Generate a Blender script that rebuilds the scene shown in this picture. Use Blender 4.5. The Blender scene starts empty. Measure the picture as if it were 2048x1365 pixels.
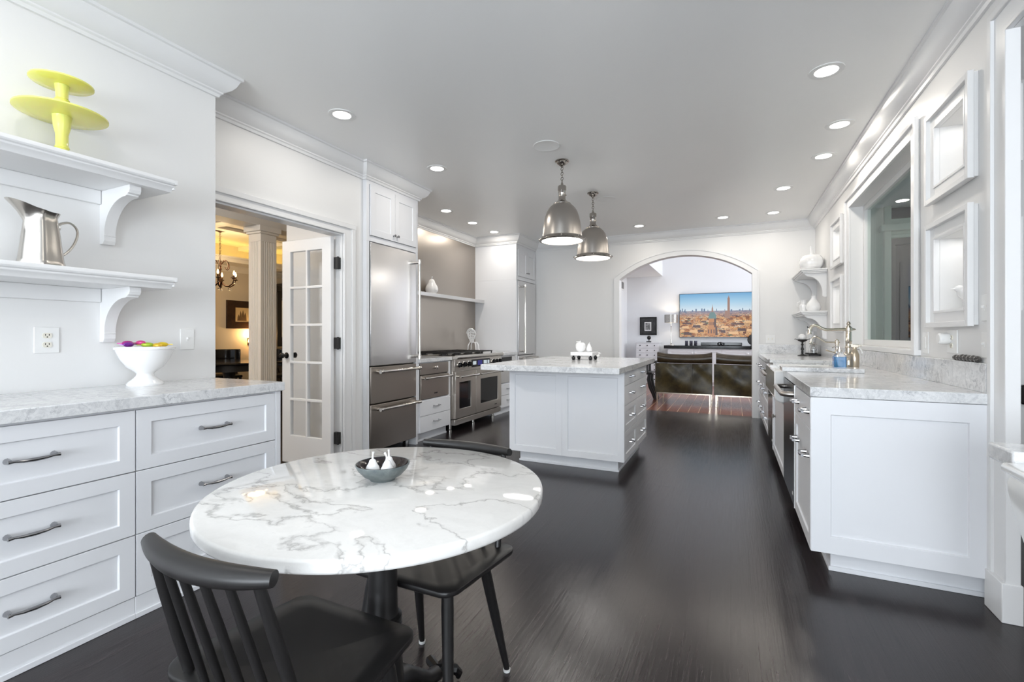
import bpy, bmesh, math, random
from mathutils import Vector, Matrix
random.seed(7)
S = bpy.context.scene
PI = math.pi
COL = bpy.data.collections.new('kitchen'); S.collection.children.link(COL)

# ------------------------------------------------------------------ camera
cam = bpy.data.cameras.new('camera'); camo = bpy.data.objects.new('camera', cam); COL.objects.link(camo)
camo.location = (0, 0, 1.165)
camo.rotation_euler = (PI/2, 0, math.radians(25.0))
cam.sensor_width = 36.0; cam.lens = 940/2048*36.0
cam.shift_y = -10.5/2048
cam.clip_start = 0.05; cam.clip_end = 200
S.camera = camo

# ------------------------------------------------------------------ view + world
S.view_settings.view_transform = 'Standard'
S.view_settings.look = 'None'
S.view_settings.gamma = 1.0
S.view_settings.use_curve_mapping = False
S.view_settings.exposure = 0.0
W = bpy.data.worlds.new('dusk_sky'); S.world = W; W.use_nodes = True
wn = W.node_tree.nodes; wl = W.node_tree.links
wn['Background'].inputs['Color'].default_value = (0.66, 0.74, 0.84, 1)
wn['Background'].inputs['Strength'].default_value = 0.9

# ------------------------------------------------------------------ daylight through the windows (area lights outside the glass), plus an added living room fill
def area(name, loc, rot, sx, sy, power, col=(1,1,1), shape='RECTANGLE', spread=PI):
    L = bpy.data.lights.new(name, 'AREA'); L.shape = shape; L.size = sx
    if shape in ('RECTANGLE', 'ELLIPSE'): L.size_y = sy
    L.energy = power; L.color = col; L.spread = spread
    o = bpy.data.objects.new(name, L); COL.objects.link(o)
    o.location = loc; o.rotation_euler = rot
    return o
area('daylight_rear', (-0.7, -3.62, 1.45), (PI/2+math.radians(28), 0, 0), 3.4, 1.8, 275, (0.86, 0.93, 1.0))
area('daylight_side', (4.1, -0.6, 1.5), (0, PI/2+math.radians(22), 0), 1.8, 3.0, 75, (0.95, 0.97, 1.0))
area('daylight_living', (5.3, 10.3, 2.4), (0, PI/2, 0), 2.8, 3.0, 200, (0.92, 0.96, 1.0))
area('added_living_top_fill', (2.2, 9.9, 5.15), (0, 0, 0), 3.0, 2.6, 110, (0.95, 0.97, 1.0))  # added overhead fill; the ceiling opening was made for it
RECESS_W = 4.3
PENDANT_W = 4.0

# ------------------------------------------------------------------ materials
def mat(name, col=(.8,.8,.8), rough=.5, metal=0.0, spec=.5, coat=0.0, emit=None, estr=0.0, trans=0.0, ior=1.45, alpha=1.0):
    m = bpy.data.materials.new(name); m.use_nodes = True
    b = m.node_tree.nodes['Principled BSDF']
    b.inputs['Base Color'].default_value = (*col, 1)
    b.inputs['Roughness'].default_value = rough
    b.inputs['Metallic'].default_value = metal
    b.inputs['Specular IOR Level'].default_value = spec
    b.inputs['Coat Weight'].default_value = coat
    b.inputs['Coat Roughness'].default_value = .05
    b.inputs['IOR'].default_value = ior
    b.inputs['Transmission Weight'].default_value = trans
    if emit:
        b.inputs['Emission Color'].default_value = (*emit, 1); b.inputs['Emission Strength'].default_value = estr
    return m
def nd(m, t, **kw):
    n = m.node_tree.nodes.new(t)
    for k, v in kw.items():
        if k in n.inputs: n.inputs[k].default_value = v
        else: setattr(n, k, v)
    return n
def ln(m, a, b): m.node_tree.links.new(a, b)
def bsdf(m): return m.node_tree.nodes['Principled BSDF']
def coords(m, scale=(1,1,1), rot=(0,0,0), world=True):
    # shared space for the big surfaces: object coordinates (objects stand at their true place)
    tc = nd(m, 'ShaderNodeTexCoord'); mp = nd(m, 'ShaderNodeMapping')
    mp.inputs['Scale'].default_value = scale; mp.inputs['Rotation'].default_value = rot
    ln(m, tc.outputs['Object'], mp.inputs['Vector'])
    return mp.outputs['Vector']
def ramp(m, fac, stops):
    r = nd(m, 'ShaderNodeValToRGB'); ln(m, fac, r.inputs['Fac'])
    el = r.color_ramp.elements
    while len(el) < len(stops): el.new(.5)
    for e, (p, c) in zip(el, stops):
        e.position = p; e.color = (*c, 1) if len(c) == 3 else c
    return r.outputs['Color']
def bump(m, h, strength=.1, dist=.002):
    b = nd(m, 'ShaderNodeBump'); b.inputs['Strength'].default_value = strength; b.inputs['Distance'].default_value = dist
    ln(m, h, b.inputs['Height']); ln(m, b.outputs['Normal'], bsdf(m).inputs['Normal'])
def paint(name, col, rough, tex=.04, sc=180):
    m = mat(name, col, rough)
    n = nd(m, 'ShaderNodeTexNoise', Scale=sc, Detail=3.0); ln(m, coords(m), n.inputs['Vector'])
    bump(m, n.outputs['Fac'], tex, .001)
    return m
def marble(name, base, vein, vscale=2.0, dens=.05, rough=.1, cloud=.5, grey=(.6,.61,.63), warp=.2, mk=(.40,.62), vs_=.8, vdet=7.0):
    m = mat(name, base, rough)
    v = coords(m)
    w = nd(m, 'ShaderNodeTexNoise', Scale=vscale*1.3, Detail=6.0, Roughness=.6); ln(m, v, w.inputs['Vector'])
    mx = nd(m, 'ShaderNodeMixRGB'); mx.blend_type = 'LINEAR_LIGHT'; mx.inputs['Fac'].default_value = warp
    ln(m, v, mx.inputs['Color1']); ln(m, w.outputs['Color'], mx.inputs['Color2'])
    sp = nd(m, 'ShaderNodeMapping'); sp.inputs['Scale'].default_value = (1, 1.9, 1.4); sp.inputs['Rotation'].default_value = (.3, .2, .7)
    ln(m, mx.outputs['Color'], sp.inputs['Vector'])
    n1 = nd(m, 'ShaderNodeTexNoise', Scale=vscale, Detail=vdet, Roughness=.5); ln(m, sp.outputs['Vector'], n1.inputs['Vector'])
    s = nd(m, 'ShaderNodeMath', operation='SUBTRACT'); ln(m, n1.outputs['Fac'], s.inputs[0]); s.inputs[1].default_value = .5
    a = nd(m, 'ShaderNodeMath', operation='ABSOLUTE'); ln(m, s.outputs[0], a.inputs[0])
    veins = ramp(m, a.outputs[0], [(0, (1,1,1)), (dens*.35, (.35,.35,.35)), (dens, (0,0,0))])
    n2 = nd(m, 'ShaderNodeTexNoise', Scale=vscale*.8, Detail=4.0); ln(m, v, n2.inputs['Vector'])
    mask = ramp(m, n2.outputs['Fac'], [(mk[0], (0,0,0)), (mk[1], (1,1,1))])
    n3 = nd(m, 'ShaderNodeTexNoise', Scale=vscale*4, Detail=8.0, Roughness=.7); ln(m, sp.outputs['Vector'], n3.inputs['Vector'])
    cl = ramp(m, n3.outputs['Fac'], [(.42, (0,0,0)), (.70, (1,1,1))])
    m1 = nd(m, 'ShaderNodeMixRGB'); m1.inputs['Color1'].default_value = (*base,1); m1.inputs['Color2'].default_value = (*grey,1)
    cf = nd(m, 'ShaderNodeMath', operation='MULTIPLY'); ln(m, cl, cf.inputs[0]); cf.inputs[1].default_value = cloud
    ln(m, cf.outputs[0], m1.inputs['Fac'])
    vm = nd(m, 'ShaderNodeMath', operation='MULTIPLY'); ln(m, veins, vm.inputs[0]); ln(m, mask, vm.inputs[1])
    vm2 = nd(m, 'ShaderNodeMath', operation='MULTIPLY'); ln(m, vm.outputs[0], vm2.inputs[0]); vm2.inputs[1].default_value = vs_
    m2 = nd(m, 'ShaderNodeMixRGB'); ln(m, m1.outputs['Color'], m2.inputs['Color1']); m2.inputs['Color2'].default_value = (*vein,1)
    ln(m, vm2.outputs[0], m2.inputs['Fac']); ln(m, m2.outputs['Color'], bsdf(m).inputs['Base Color'])
    return m
def planks(name, c1, c2, groove, width, length, rough, grain=.3, seam=.004, gscale=(28,1.6,1), bd=.0012):
    # boards running along world y
    m = mat(name, c1, rough)
    v = coords(m, rot=(0,0,PI/2))
    br = nd(m, 'ShaderNodeTexBrick'); br.offset = .37; br.offset_frequency = 2
    br.inputs['Scale'].default_value = 1.0; br.inputs['Brick Width'].default_value = length; br.inputs['Row Height'].default_value = width
    br.inputs['Mortar Size'].default_value = seam; br.inputs['Mortar Smooth'].default_value = .2
    br.inputs['Color1'].default_value = (*c1,1); br.inputs['Color2'].default_value = (*c2,1); br.inputs['Mortar'].default_value = (*groove,1)
    ln(m, v, br.inputs['Vector'])
    gv = coords(m, scale=gscale)
    g = nd(m, 'ShaderNodeTexNoise', Scale=3.0, Detail=8.0, Roughness=.65, Distortion=.6); ln(m, gv, g.inputs['Vector'])
    gr = ramp(m, g.outputs['Fac'], [(.32, (.45,.45,.45)), (.68, (1.9,1.8,1.75))])
    mx = nd(m, 'ShaderNodeMixRGB'); mx.blend_type = 'MULTIPLY'; mx.inputs['Fac'].default_value = .8
    ln(m, br.outputs['Color'], mx.inputs['Color1']); ln(m, gr, mx.inputs['Color2']); ln(m, mx.outputs['Color'], bsdf(m).inputs['Base Color'])
    rr = nd(m, 'ShaderNodeMapRange'); rr.inputs['To Min'].default_value = rough-.07; rr.inputs['To Max'].default_value = rough+.09
    ln(m, g.outputs['Fac'], rr.inputs['Value']); ln(m, rr.outputs['Result'], bsdf(m).inputs['Roughness'])
    ad = nd(m, 'ShaderNodeMath', operation='ADD'); ln(m, g.outputs['Fac'], ad.inputs[0])
    iv = nd(m, 'ShaderNodeMath', operation='MULTIPLY'); ln(m, br.outputs['Fac'], iv.inputs[0]); iv.inputs[1].default_value = -1.5
    ln(m, iv.outputs[0], ad.inputs[1]); bump(m, ad.outputs[0], grain, bd)
    return m
def brushed(name, col, rough, axis='z', amt=.08):
    m = mat(name, col, rough, 1.0)
    sc = {'z': (260,260,3), 'h': (3,3,420)}[axis]
    n = nd(m, 'ShaderNodeTexNoise', Scale=1.0, Detail=4.0); ln(m, coords(m, scale=sc), n.inputs['Vector'])
    rr = nd(m, 'ShaderNodeMapRange'); rr.inputs['To Min'].default_value = max(rough-.012,.03); rr.inputs['To Max'].default_value = rough+.015
    ln(m, n.outputs['Fac'], rr.inputs['Value'])
    if axis == 'z': ln(m, rr.outputs['Result'], bsdf(m).inputs['Roughness'])
    if amt > .005: bump(m, n.outputs['Fac'], amt, .0005)
    bsdf(m).inputs['Anisotropic'].default_value = .4
    return m
def speckle(name, c1, c2, sc, rough, bmp=.1):
    m = mat(name, c1, rough)
    n = nd(m, 'ShaderNodeTexNoise', Scale=sc, Detail=6.0, Roughness=.7); ln(m, coords(m), n.inputs['Vector'])
    ln(m, ramp(m, n.outputs['Fac'], [(.35, c1), (.7, c2)]), bsdf(m).inputs['Base Color']); bump(m, n.outputs['Fac'], bmp, .002)
    return m

WALL = paint('wall_paint', (.785,.782,.775), .42, .05)
CEIL = paint('ceiling_paint', (.92,.92,.91), .32, .04)
TRIM = paint('trim_paint', (.80,.80,.80), .28, .015)
CAB = paint('cabinet_paint', (.775,.785,.81), .33, .012)
DINEWALL = paint('dining_wall_paint', (.72,.64,.52), .6, .05)
DINETRIM = paint('dining_trim_paint', (.86,.82,.76), .4, .02)
LIVWALL = paint('living_wall_paint', (.80,.81,.83), .6, .04)
CARRARA = marble('carrara_marble', (.76,.765,.77), (.27,.28,.30), 5.0, .045, .12, .75, (.45,.46,.48), .2)
CALAC = marble('white_marble', (.80,.79,.77), (.26,.25,.24), 3.3, .030, .05, .34, (.62,.61,.59), .10, (.26,.48), .62, 4.0)
FLOOR = planks('dark_oak_floor', (.017,.0135,.0145), (.023,.018,.019), (.006,.005,.005), .085, 1.6, .20, .22, .0012, (34,1.3,1), .003)
LIVFLOOR = planks('redwood_floor', (.13,.036,.018), (.19,.060,.030), (.42,.28,.18), .15, 1.9, .20, .05, .006)
STEEL = brushed('brushed_steel', (.70,.69,.685), .27, 'h', .003)
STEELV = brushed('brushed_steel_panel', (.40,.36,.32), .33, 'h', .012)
RANGEST = brushed('range_steel', (.62,.58,.53), .28, 'h', .002)
NICKEL = mat('polished_nickel', (.68,.65,.61), .14, 1.0)
SATIN = brushed('satin_nickel', (.44,.41,.38), .30, 'z', .004)
PENDM = mat('pendant_nickel', (.42,.39,.36), .16, 1.0)
HANDLE = mat('pull_metal', (.36,.36,.37), .22, 1.0)
FAUCET = mat('warm_nickel', (.72,.66,.57), .18, 1.0)
PEWTER = mat('pewter', (.58,.55,.51), .22, 1.0)
BLACK = paint('black_lacquer', (.015,.014,.014), .36, .03, 90)
BLACKG = mat('gloss_black', (.008,.008,.009), .10)
DWBLK = mat('dishwasher_black', (.010,.010,.012), .22, spec=.25)
IRON = mat('black_iron', (.012,.011,.011), .45)
GLASSBLK = mat('black_glass', (.006,.006,.008), .04)
CERAM = mat('white_ceramic', (.86,.86,.86), .10, coat=.3)
FIRE = mat('fireclay', (.84,.84,.83), .08, coat=.5)
PLAST = mat('white_plastic', (.82,.82,.81), .3)
IVORY = mat('ivory_plastic', (.78,.75,.66), .35)
SLOT = mat('socket_dark', (.03,.025,.02), .5)
YEL = mat('yellow_milk_glass', (.80,.80,.20), .18, coat=.4)
bsdf(YEL).inputs['Subsurface Weight'].default_value = .2
STONE = speckle('blue_grey_stoneware', (.075,.095,.10), (.17,.19,.185), 30, .35)
STONEIN = speckle('dark_glaze', (.008,.008,.014), (.035,.018,.010), 20, .14)
GLASS = mat('clear_glass', (1,1,1), .0, trans=1.0, ior=1.45)
def pane(name, tint, ior=1.5):
    m = bpy.data.materials.new(name); m.use_nodes = True
    t = m.node_tree; t.nodes.clear()
    o = t.nodes.new('ShaderNodeOutputMaterial'); mx = t.nodes.new('ShaderNodeMixShader')
    tr = t.nodes.new('ShaderNodeBsdfTransparent'); gl = t.nodes.new('ShaderNodeBsdfGlossy'); fr = t.nodes.new('ShaderNodeFresnel')
    tr.inputs['Color'].default_value = (*tint,1); gl.inputs['Roughness'].default_value = .0; fr.inputs['IOR'].default_value = ior
    ge = t.nodes.new('ShaderNodeNewGeometry'); iv = t.nodes.new('ShaderNodeMath'); iv.operation = 'SUBTRACT'; iv.inputs[0].default_value = 1.0
    ml = t.nodes.new('ShaderNodeMath'); ml.operation = 'MULTIPLY'
    t.links.new(ge.outputs['Backfacing'], iv.inputs[1]); t.links.new(iv.outputs[0], ml.inputs[0]); t.links.new(fr.outputs[0], ml.inputs[1]); t.links.new(ml.outputs[0], mx.inputs[0]); t.links.new(tr.outputs[0], mx.inputs[1]); t.links.new(gl.outputs[0], mx.inputs[2]); t.links.new(mx.outputs[0], o.inputs[0])
    return m
PANE = pane('window_pane', (.93,.97,.95), 1.22)
DPANE = pane('door_pane', (.95,.96,.97))
LEATHER = speckle('olive_leather', (.010,.008,.003), (.085,.066,.024), 4.5, .36, .5)
LEATHER2 = speckle('brown_leather', (.030,.020,.010), (.060,.042,.022), 8, .30, .3)
FRAMEM = mat('sofa_frame_metal', (.75,.66,.55), .25, 1.0)
LIT = mat('lit_lens', (1,1,1), .4, emit=(1,.97,.92), estr=9.0)
DIFF = mat('lit_diffuser', (1,1,1), .4, emit=(1,.97,.93), estr=5.0)
BULB = mat('warm_bulb', (1,.8,.5), .3, emit=(1,.62,.25), estr=9.0)
COVE = mat('cove_strip', (1,.8,.4), .5, emit=(1,.70,.16), estr=9.0)
GREEN = paint('pale_green_siding', (.55,.66,.55), .6)
DARKEXT = mat('dark_window_glass', (.012,.015,.018), .03)
PORCH = mat('porch_boards', (.06,.055,.05), .7)
ANTIQUE = mat('dark_bronze', (.05,.022,.012), .4, .7)
WALNUT = speckle('dark_walnut', (.018,.008,.004), (.05,.022,.01), 12, .3)
def blue_liquid():
    return mat('blue_soap', (.10,.45,.90), .05, trans=.6, ior=1.35)
BLUE = blue_liquid()
CHAMP = mat('amber_bottle', (.50,.42,.32), .18, .6)
CRYSTAL = speckle('dark_beads', (.015,.013,.012), (.16,.15,.14), 120, .15)
GREYMETAL = mat('vent_metal', (.30,.30,.30), .5)

# ------------------------------------------------------------------ mesh builder
def sm(pts, rs=None, k=4):
    # Catmull-Rom through the points (and radii)
    P = [Vector(p) for p in pts]; n = len(P); out = []; ro = []
    for i in range(n-1):
        a, b, c, d = P[max(i-1,0)], P[i], P[i+1], P[min(i+2,n-1)]
        for j in range(k):
            t = j/k
            out.append(.5*((2*b)+(c-a)*t+(2*a-5*b+4*c-d)*t*t+(3*b-a-3*c+d)*t*t*t))
            if rs: ro.append(rs[i]+(rs[i+1]-rs[i])*t)
    out.append(P[-1])
    if rs: ro.append(rs[-1]); return out, ro
    return out
ROOT = {}
JIT = random.Random(11)
class MB:
    def __init__(s, M=None): s.v = []; s.f = []; s.mi = []; s.pid = []; s.gid = None; s.np = 0; s.M = M or Matrix.Identity(4); s.cur = 0
    def add(s, vs, fs):
        n = len(s.v); s.v += [s.M @ Vector(p) for p in vs]; s.np += 1; s.pid += [s.gid if s.gid is not None else s.np]*len(vs)
        s.f += [tuple(i+n for i in f) for f in fs]; s.mi += [s.cur]*len(fs); return s
    def box(s, x0, y0, z0, x1, y1, z1):
        # a hair of play on every side keeps touching boxes from sharing a plane
        e = [JIT.random()*1.4e-4 for _ in range(6)]
        x0 -= e[0]; y0 -= e[1]; z0 += e[2]; x1 += e[3]; y1 += e[4]; z1 -= e[5]
        return s.add([(x0,y0,z0),(x1,y0,z0),(x1,y1,z0),(x0,y1,z0),(x0,y0,z1),(x1,y0,z1),(x1,y1,z1),(x0,y1,z1)],
                     [(0,3,2,1),(4,5,6,7),(0,1,5,4),(1,2,6,5),(2,3,7,6),(3,0,4,7)])
    def prism(s, pts, a0, a1, ax='y'):
        # closed outline; ax 'y': pts are (x,z); 'x': (y,z); 'z': (x,y)
        mk = {'y': lambda p,a: (p[0],a,p[1]), 'x': lambda p,a: (a,p[0],p[1]), 'z': lambda p,a: (p[0],p[1],a)}[ax]
        n = len(pts)
        return s.add([mk(p,a0) for p in pts]+[mk(p,a1) for p in pts],
                     [tuple(range(n)), tuple(range(2*n-1, n-1, -1))]+[(i,(i+1)%n,n+(i+1)%n,n+i) for i in range(n)])
    def tube(s, pts, rs, n=12, caps=True, flat=1.0):
        P = [Vector(p) for p in pts]
        if not hasattr(rs, '__len__'): rs = [rs]*len(P)
        t0 = (P[1]-P[0]).normalized(); u = t0.orthogonal().normalized()
        vs = []
        for i, p in enumerate(P):
            t = ((P[min(i+1,len(P)-1)]-P[i]).normalized()+(P[i]-P[max(i-1,0)]).normalized())
            t = t.normalized() if t.length > 1e-9 else t0
            u = (u-t*u.dot(t)).normalized(); w = t.cross(u)
            vs += [p+(u*math.cos(2*PI*k/n)+w*math.sin(2*PI*k/n)*flat)*rs[i] for k in range(n)]
        fs = [(i*n+k, i*n+(k+1)%n, (i+1)*n+(k+1)%n, (i+1)*n+k) for i in range(len(P)-1) for k in range(n)]
        if caps: fs += [tuple(range(n-1,-1,-1)), tuple((len(P)-1)*n+k for k in range(n))]
        return s.add(vs, fs)
    def cyl(s, p0, p1, r0, r1=None, n=16): return s.tube([p0,p1], [r0, r0 if r1 is None else r1], n)
    def lathe(s, prof, c=(0,0,0), n=32, sx=1, sy=1):
        c = Vector(c); m = len(prof); vs = []
        for r, z in prof: vs += [c+Vector((r*sx*math.cos(2*PI*k/n), r*sy*math.sin(2*PI*k/n), z)) for k in range(n)]
        fs = [(i*n+k, i*n+(k+1)%n, (i+1)*n+(k+1)%n, (i+1)*n+k) for i in range(m-1) for k in range(n)]
        if prof[0][0] > 1e-6 and prof[-1][0] > 1e-6: fs += [((m-1)*n+k, (m-1)*n+(k+1)%n, (k+1)%n, k) for k in range(n)]
        return s.add(vs, fs)
    def ball(s, c, r, n=16, m=10):
        rx, ry, rz = r if hasattr(r,'__len__') else (r,r,r)
        return s.lathe([(math.sin(PI*i/m), -math.cos(PI*i/m)*rz) for i in range(m+1)], c, n, rx, ry)
    def torus(s, c, R, r, axis=(0,0,1), n=20, m=8, sc=1.0):
        A = Vector(axis).normalized(); u = A.orthogonal().normalized(); w = A.cross(u)
        pts = [Vector(c)+u*math.cos(2*PI*k/n)*R+w*math.sin(2*PI*k/n)*R*sc for k in range(n)]
        vs = []
        for k in range(n):
            d = (pts[k]-Vector(c)).normalized()
            vs += [pts[k]+(d*math.cos(2*PI*j/m)+A*math.sin(2*PI*j/m))*r for j in range(m)]
        return s.add(vs, [(k*m+j, ((k+1)%n)*m+j, ((k+1)%n)*m+(j+1)%m, k*m+(j+1)%m) for k in range(n) for j in range(m)])
    def shaker(s, u0, u1, v0, v1, t=.02, rail=.06, rec=.009):
        # front on the u/v plane, w outward from 0 to t (in builder space x=u, z=v, y=w)
        o = [(u0,v0),(u1,v0),(u1,v1),(u0,v1)]; i = [(u0+rail,v0+rail),(u1-rail,v0+rail),(u1-rail,v1-rail),(u0+rail,v1-rail)]
        e = .006
        j = [(u0+rail+e*.4,v0+rail+e*.4),(u1-rail-e*.4,v0+rail+e*.4),(u1-rail-e*.4,v1-rail-e*.4),(u0+rail+e*.4,v1-rail-e*.4)]
        vs = [(p[0],0,p[1]) for p in o]+[(p[0],t,p[1]) for p in o]+[(p[0],t,p[1]) for p in i]+[(p[0],t-rec,p[1]) for p in j]
        fs = [(0,1,2,3)]
        for k in range(4):
            l = (k+1)%4
            fs += [(k,l,4+l,4+k),(4+k,4+l,8+l,8+k),(8+k,8+l,12+l,12+k)]
        fs.append((12,13,14,15)); return s.add(vs, fs)
    def sweep(s, prof, path, closed=False):
        # prof: (out, z) pairs; path: 2D points, 'out' is to the right of travel; mitred corners
        n = len(path); m = len(prof); vs = []
        for i, p in enumerate(path):
            p = Vector((p[0],p[1]))
            a = (p-Vector(path[i-1])).normalized() if (i > 0 or closed) else None
            b = (Vector(path[(i+1)%n])-p).normalized() if (i < n-1 or closed) else None
            if a is None: a = b
            if b is None: b = a
            na = Vector((a.y,-a.x)); nb = Vector((b.y,-b.x))
            mt = (na+nb); mt = mt/ (mt.length_squared/2) if mt.length_squared > 1e-6 else na
            vs += [(p.x+mt.x*o, p.y+mt.y*o, z) for o, z in prof]
        rng = range(n if closed else n-1)
        fs = [(i*m+k, ((i+1)%n)*m+k, ((i+1)%n)*m+(k+1)%m, i*m+(k+1)%m) for i in rng for k in range(m)]
        if not closed: fs += [tuple(range(m)), tuple((n-1)*m+k for k in range(m-1,-1,-1))]
        return s.add(vs, fs)
    def gridwall(s, ax, a0, a1, u0, u1, v0, v1, holes):
        # wall slab across axis ax from a0 to a1, spanning u (the other ground axis) and v (z), with rectangular holes
        s.np += 1; s.gid = -s.np
        us = sorted({u0,u1,*[h[0] for h in holes],*[h[1] for h in holes]}); vz = sorted({v0,v1,*[h[2] for h in holes],*[h[3] for h in holes]})
        us = [u for u in us if u0 <= u <= u1]; vz = [z for z in vz if v0 <= z <= v1]
        P = (lambda a,u,v: (a,u,v)) if ax == 'x' else (lambda a,u,v: (u,a,v))
        def solid(i,j):
            if i < 0 or j < 0 or i >= len(us)-1 or j >= len(vz)-1: return False
            cu = (us[i]+us[i+1])/2; cv = (vz[j]+vz[j+1])/2
            return not any(h[0] < cu < h[1] and h[2] < cv < h[3] for h in holes)
        for i in range(len(us)-1):
            for j in range(len(vz)-1):
                if not solid(i,j): continue
                A,B,C,D = us[i],us[i+1],vz[j],vz[j+1]
                for a in (a0,a1): s.add([P(a,A,C),P(a,B,C),P(a,B,D),P(a,A,D)], [(0,1,2,3)])
                for (di,dj,e) in ((-1,0,((A,C),(A,D))),(1,0,((B,C),(B,D))),(0,-1,((A,C),(B,C))),(0,1,((A,D),(B,D)))):
                    if not solid(i+di,j+dj):
                        (p,q),(r,t) = e; s.add([P(a0,p,q),P(a1,p,q),P(a1,r,t),P(a0,r,t)], [(0,1,2,3)])
        s.gid = None; return s
    def build(s, name, m, parent=None, bev=0.0, smooth=True, local=False, angle=35):
        me = bpy.data.meshes.new(name)
        off = Vector((0,0,0))
        if parent is not None and not local: off = ROOT.get(parent, Vector((0,0,0)))
        bm = bmesh.new()
        vv = [bm.verts.new(p-off) for p in s.v]
        for f, k in zip(s.f, s.mi):
            try: fc = bm.faces.new([vv[i] for i in f]); fc.material_index = k
            except ValueError: pass
        grp = {}
        for q, w in zip(s.pid, vv): grp.setdefault(q, []).append(w)
        for w in grp.values():
            if len(w) != 8: bmesh.ops.remove_doubles(bm, verts=w, dist=1e-6)
        bmesh.ops.recalc_face_normals(bm, faces=bm.faces)
        bm.to_mesh(me); bm.free()
        for x in (m if isinstance(m,(list,tuple)) else [m]): me.materials.append(x)
        if smooth:
            me.polygons.foreach_set('use_smooth', [True]*len(me.polygons))
            me.set_sharp_from_angle(angle=math.radians(angle))
        o = bpy.data.objects.new(name, me); COL.objects.link(o)
        if parent is not None:
            o.parent = parent; ROOT[o] = off
        if bev > 0:
            b = o.modifiers.new('bevel', 'BEVEL'); b.width = bev; b.segments = 2; b.limit_method = 'ANGLE'; b.angle_limit = math.radians(40)
        return o
def tag(o, label, cat, group=None):
    o['label'] = label; o['category'] = cat
    if group: o['group'] = group
    return o
def thing(name, label, cat, loc=(0,0,0), rotz=0, group=None):
    o = bpy.data.objects.new(name, None); COL.objects.link(o); o.empty_display_size = .05
    o.location = loc; o.rotation_euler = (0,0,rotz); ROOT[o] = Vector(loc)
    return tag(o, label, cat, group)
def struct(o): o['kind'] = 'structure'; return o
def dup(root, loc, rotz=None, label=None, group=None):
    def cp(o, par):
        c = o.copy(); COL.objects.link(c)
        if par is not None: c.parent = par
        for ch in o.children: cp(ch, c)
        return c
    r = cp(root, None); r.location = loc
    if rotz is not None: r.rotation_euler = (0,0,rotz)
    ROOT[r] = Vector(loc)
    if label: r['label'] = label
    if group: r['group'] = group
    return r
def frame(origin, u, w):
    # builder matrix: x -> u, y -> w (outward), z -> up
    u = Vector(u); w = Vector(w); M = Matrix.Identity(4)
    for i in range(3): M[i][0] = u[i]; M[i][1] = w[i]; M[i][2] = (0,0,1)[i]; M[i][3] = origin[i]
    return M
def pull(M, u, v, w, L, par, r=.006, proj=.03, m=None):
    # arched bar pull centred at (u,v) on the front at w, with flat round ends
    b = MB(M)
    for s in (-1,1): b.tube([(u+s*L/2,w,v),(u+s*L/2,w+.006,v),(u+s*L/2,w+proj*.9,v)], [r*1.9,r*1.7,r*1.1], 10)
    b.tube([(u-L/2-r*1.2,w+proj,v),(u-L/2+.01,w+proj,v),(u-L/4,w+proj+.004,v-.002),(u,w+proj+.005,v-.003),(u+L/4,w+proj+.004,v-.002),(u+L/2-.01,w+proj,v),(u+L/2+r*1.2,w+proj,v)],
           [r*1.2,r*.8,r*1.05,r*1.25,r*1.05,r*.8,r*1.2], 10)
    return b.build('handle', m or HANDLE, par)
def knob(M, u, v, w, par, r=.014, m=None, name='knob'):
    b = MB(M); b.tube([(u,w,v),(u,w+.004,v),(u,w+.010,v),(u,w+.018,v),(u,w+.026,v),(u,w+.030,v)], [r*.8,r*.5,r*.4,r*.9,r,r*.5], 12)
    return b.build(name, m or HANDLE, par)

# ------------------------------------------------------------------ room dimensions
ZC = 2.745                     # ceiling
XL, YL = -2.83, 1.82           # shelf wall and its end
XD = -3.09                     # wall of the double door
XF = -3.05                     # faces of the tall cabinets
XB = -3.80                     # back of the range recess
XR = 1.03                      # window wall
YB = 7.5                       # arch wall

# ================================================================== SETTING
struct(MB().box(-8.6,-3.2,-.1,3.7,7.6,0).build('floor', FLOOR, smooth=False))
struct(MB().box(-2.6,7.6,-.1,5.3,12.4,0).build('floor', LIVFLOOR, smooth=False))
struct(MB().box(-4.25,-3.2,ZC,3.7,7.5,ZC+.1).build('ceiling', CEIL, smooth=False))
struct(MB().box(-3.2,-3.2,0,XL,YL,ZC).build('wall_left', WALL, smooth=False))
struct(MB().gridwall('x',-3.2,XD,YL,3.36,0,ZC,[(1.87,3.11,-1,2.06)]).build('wall_doorway', WALL, smooth=False))
struct(MB().box(-4.02,3.30,0,-3.2,3.36,ZC).box(-4.02,3.36,0,XB,7.5,ZC).build('wall_range', WALL, smooth=False))
# arch wall
ax0, ax1, axc, asp, atop = -1.61, .27, -.67, 2.055, 2.377
hw = (ax1-ax0)/2; rise = atop-asp; RA = (hw*hw+rise*rise)/(2*rise); zc = atop-RA
def arc(extra, n=28):
    r = RA+extra; w = hw+extra; zs = zc+math.sqrt(max(r*r-w*w,0)); pts = []
    a0 = math.atan2(zs-zc, w); a1 = PI-a0
    for i in range(n+1):
        a = a0+(a1-a0)*i/n; pts.append((axc+r*math.cos(a), zc+r*math.sin(a)))
    return pts
inner = arc(0)
struct(MB().prism([(-4.25,0),(ax0,0)]+[p for p in reversed(inner)]+[(ax1,0),(1.2,0),(1.2,5.0),(-4.25,5.0)], YB, YB+.15, 'y').build('wall_back', WALL, smooth=False))
outer = arc(.085)
mb = MB().prism([(ax0-.085,0)]+list(reversed(outer))+[(ax1+.085,0),(ax1,0)]+inner+[(ax0,0)], YB-.018, YB+.0, 'y')
o2 = arc(.085); o3 = arc(.068)
mb.prism([(ax0-.085,0)]+list(reversed(o2))+[(ax1+.085,0),(ax1+.068,0)]+o3+[(ax0-.068,0)], YB-.026, YB-.016, 'y')
struct(mb.build('trim_1', TRIM))
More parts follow.
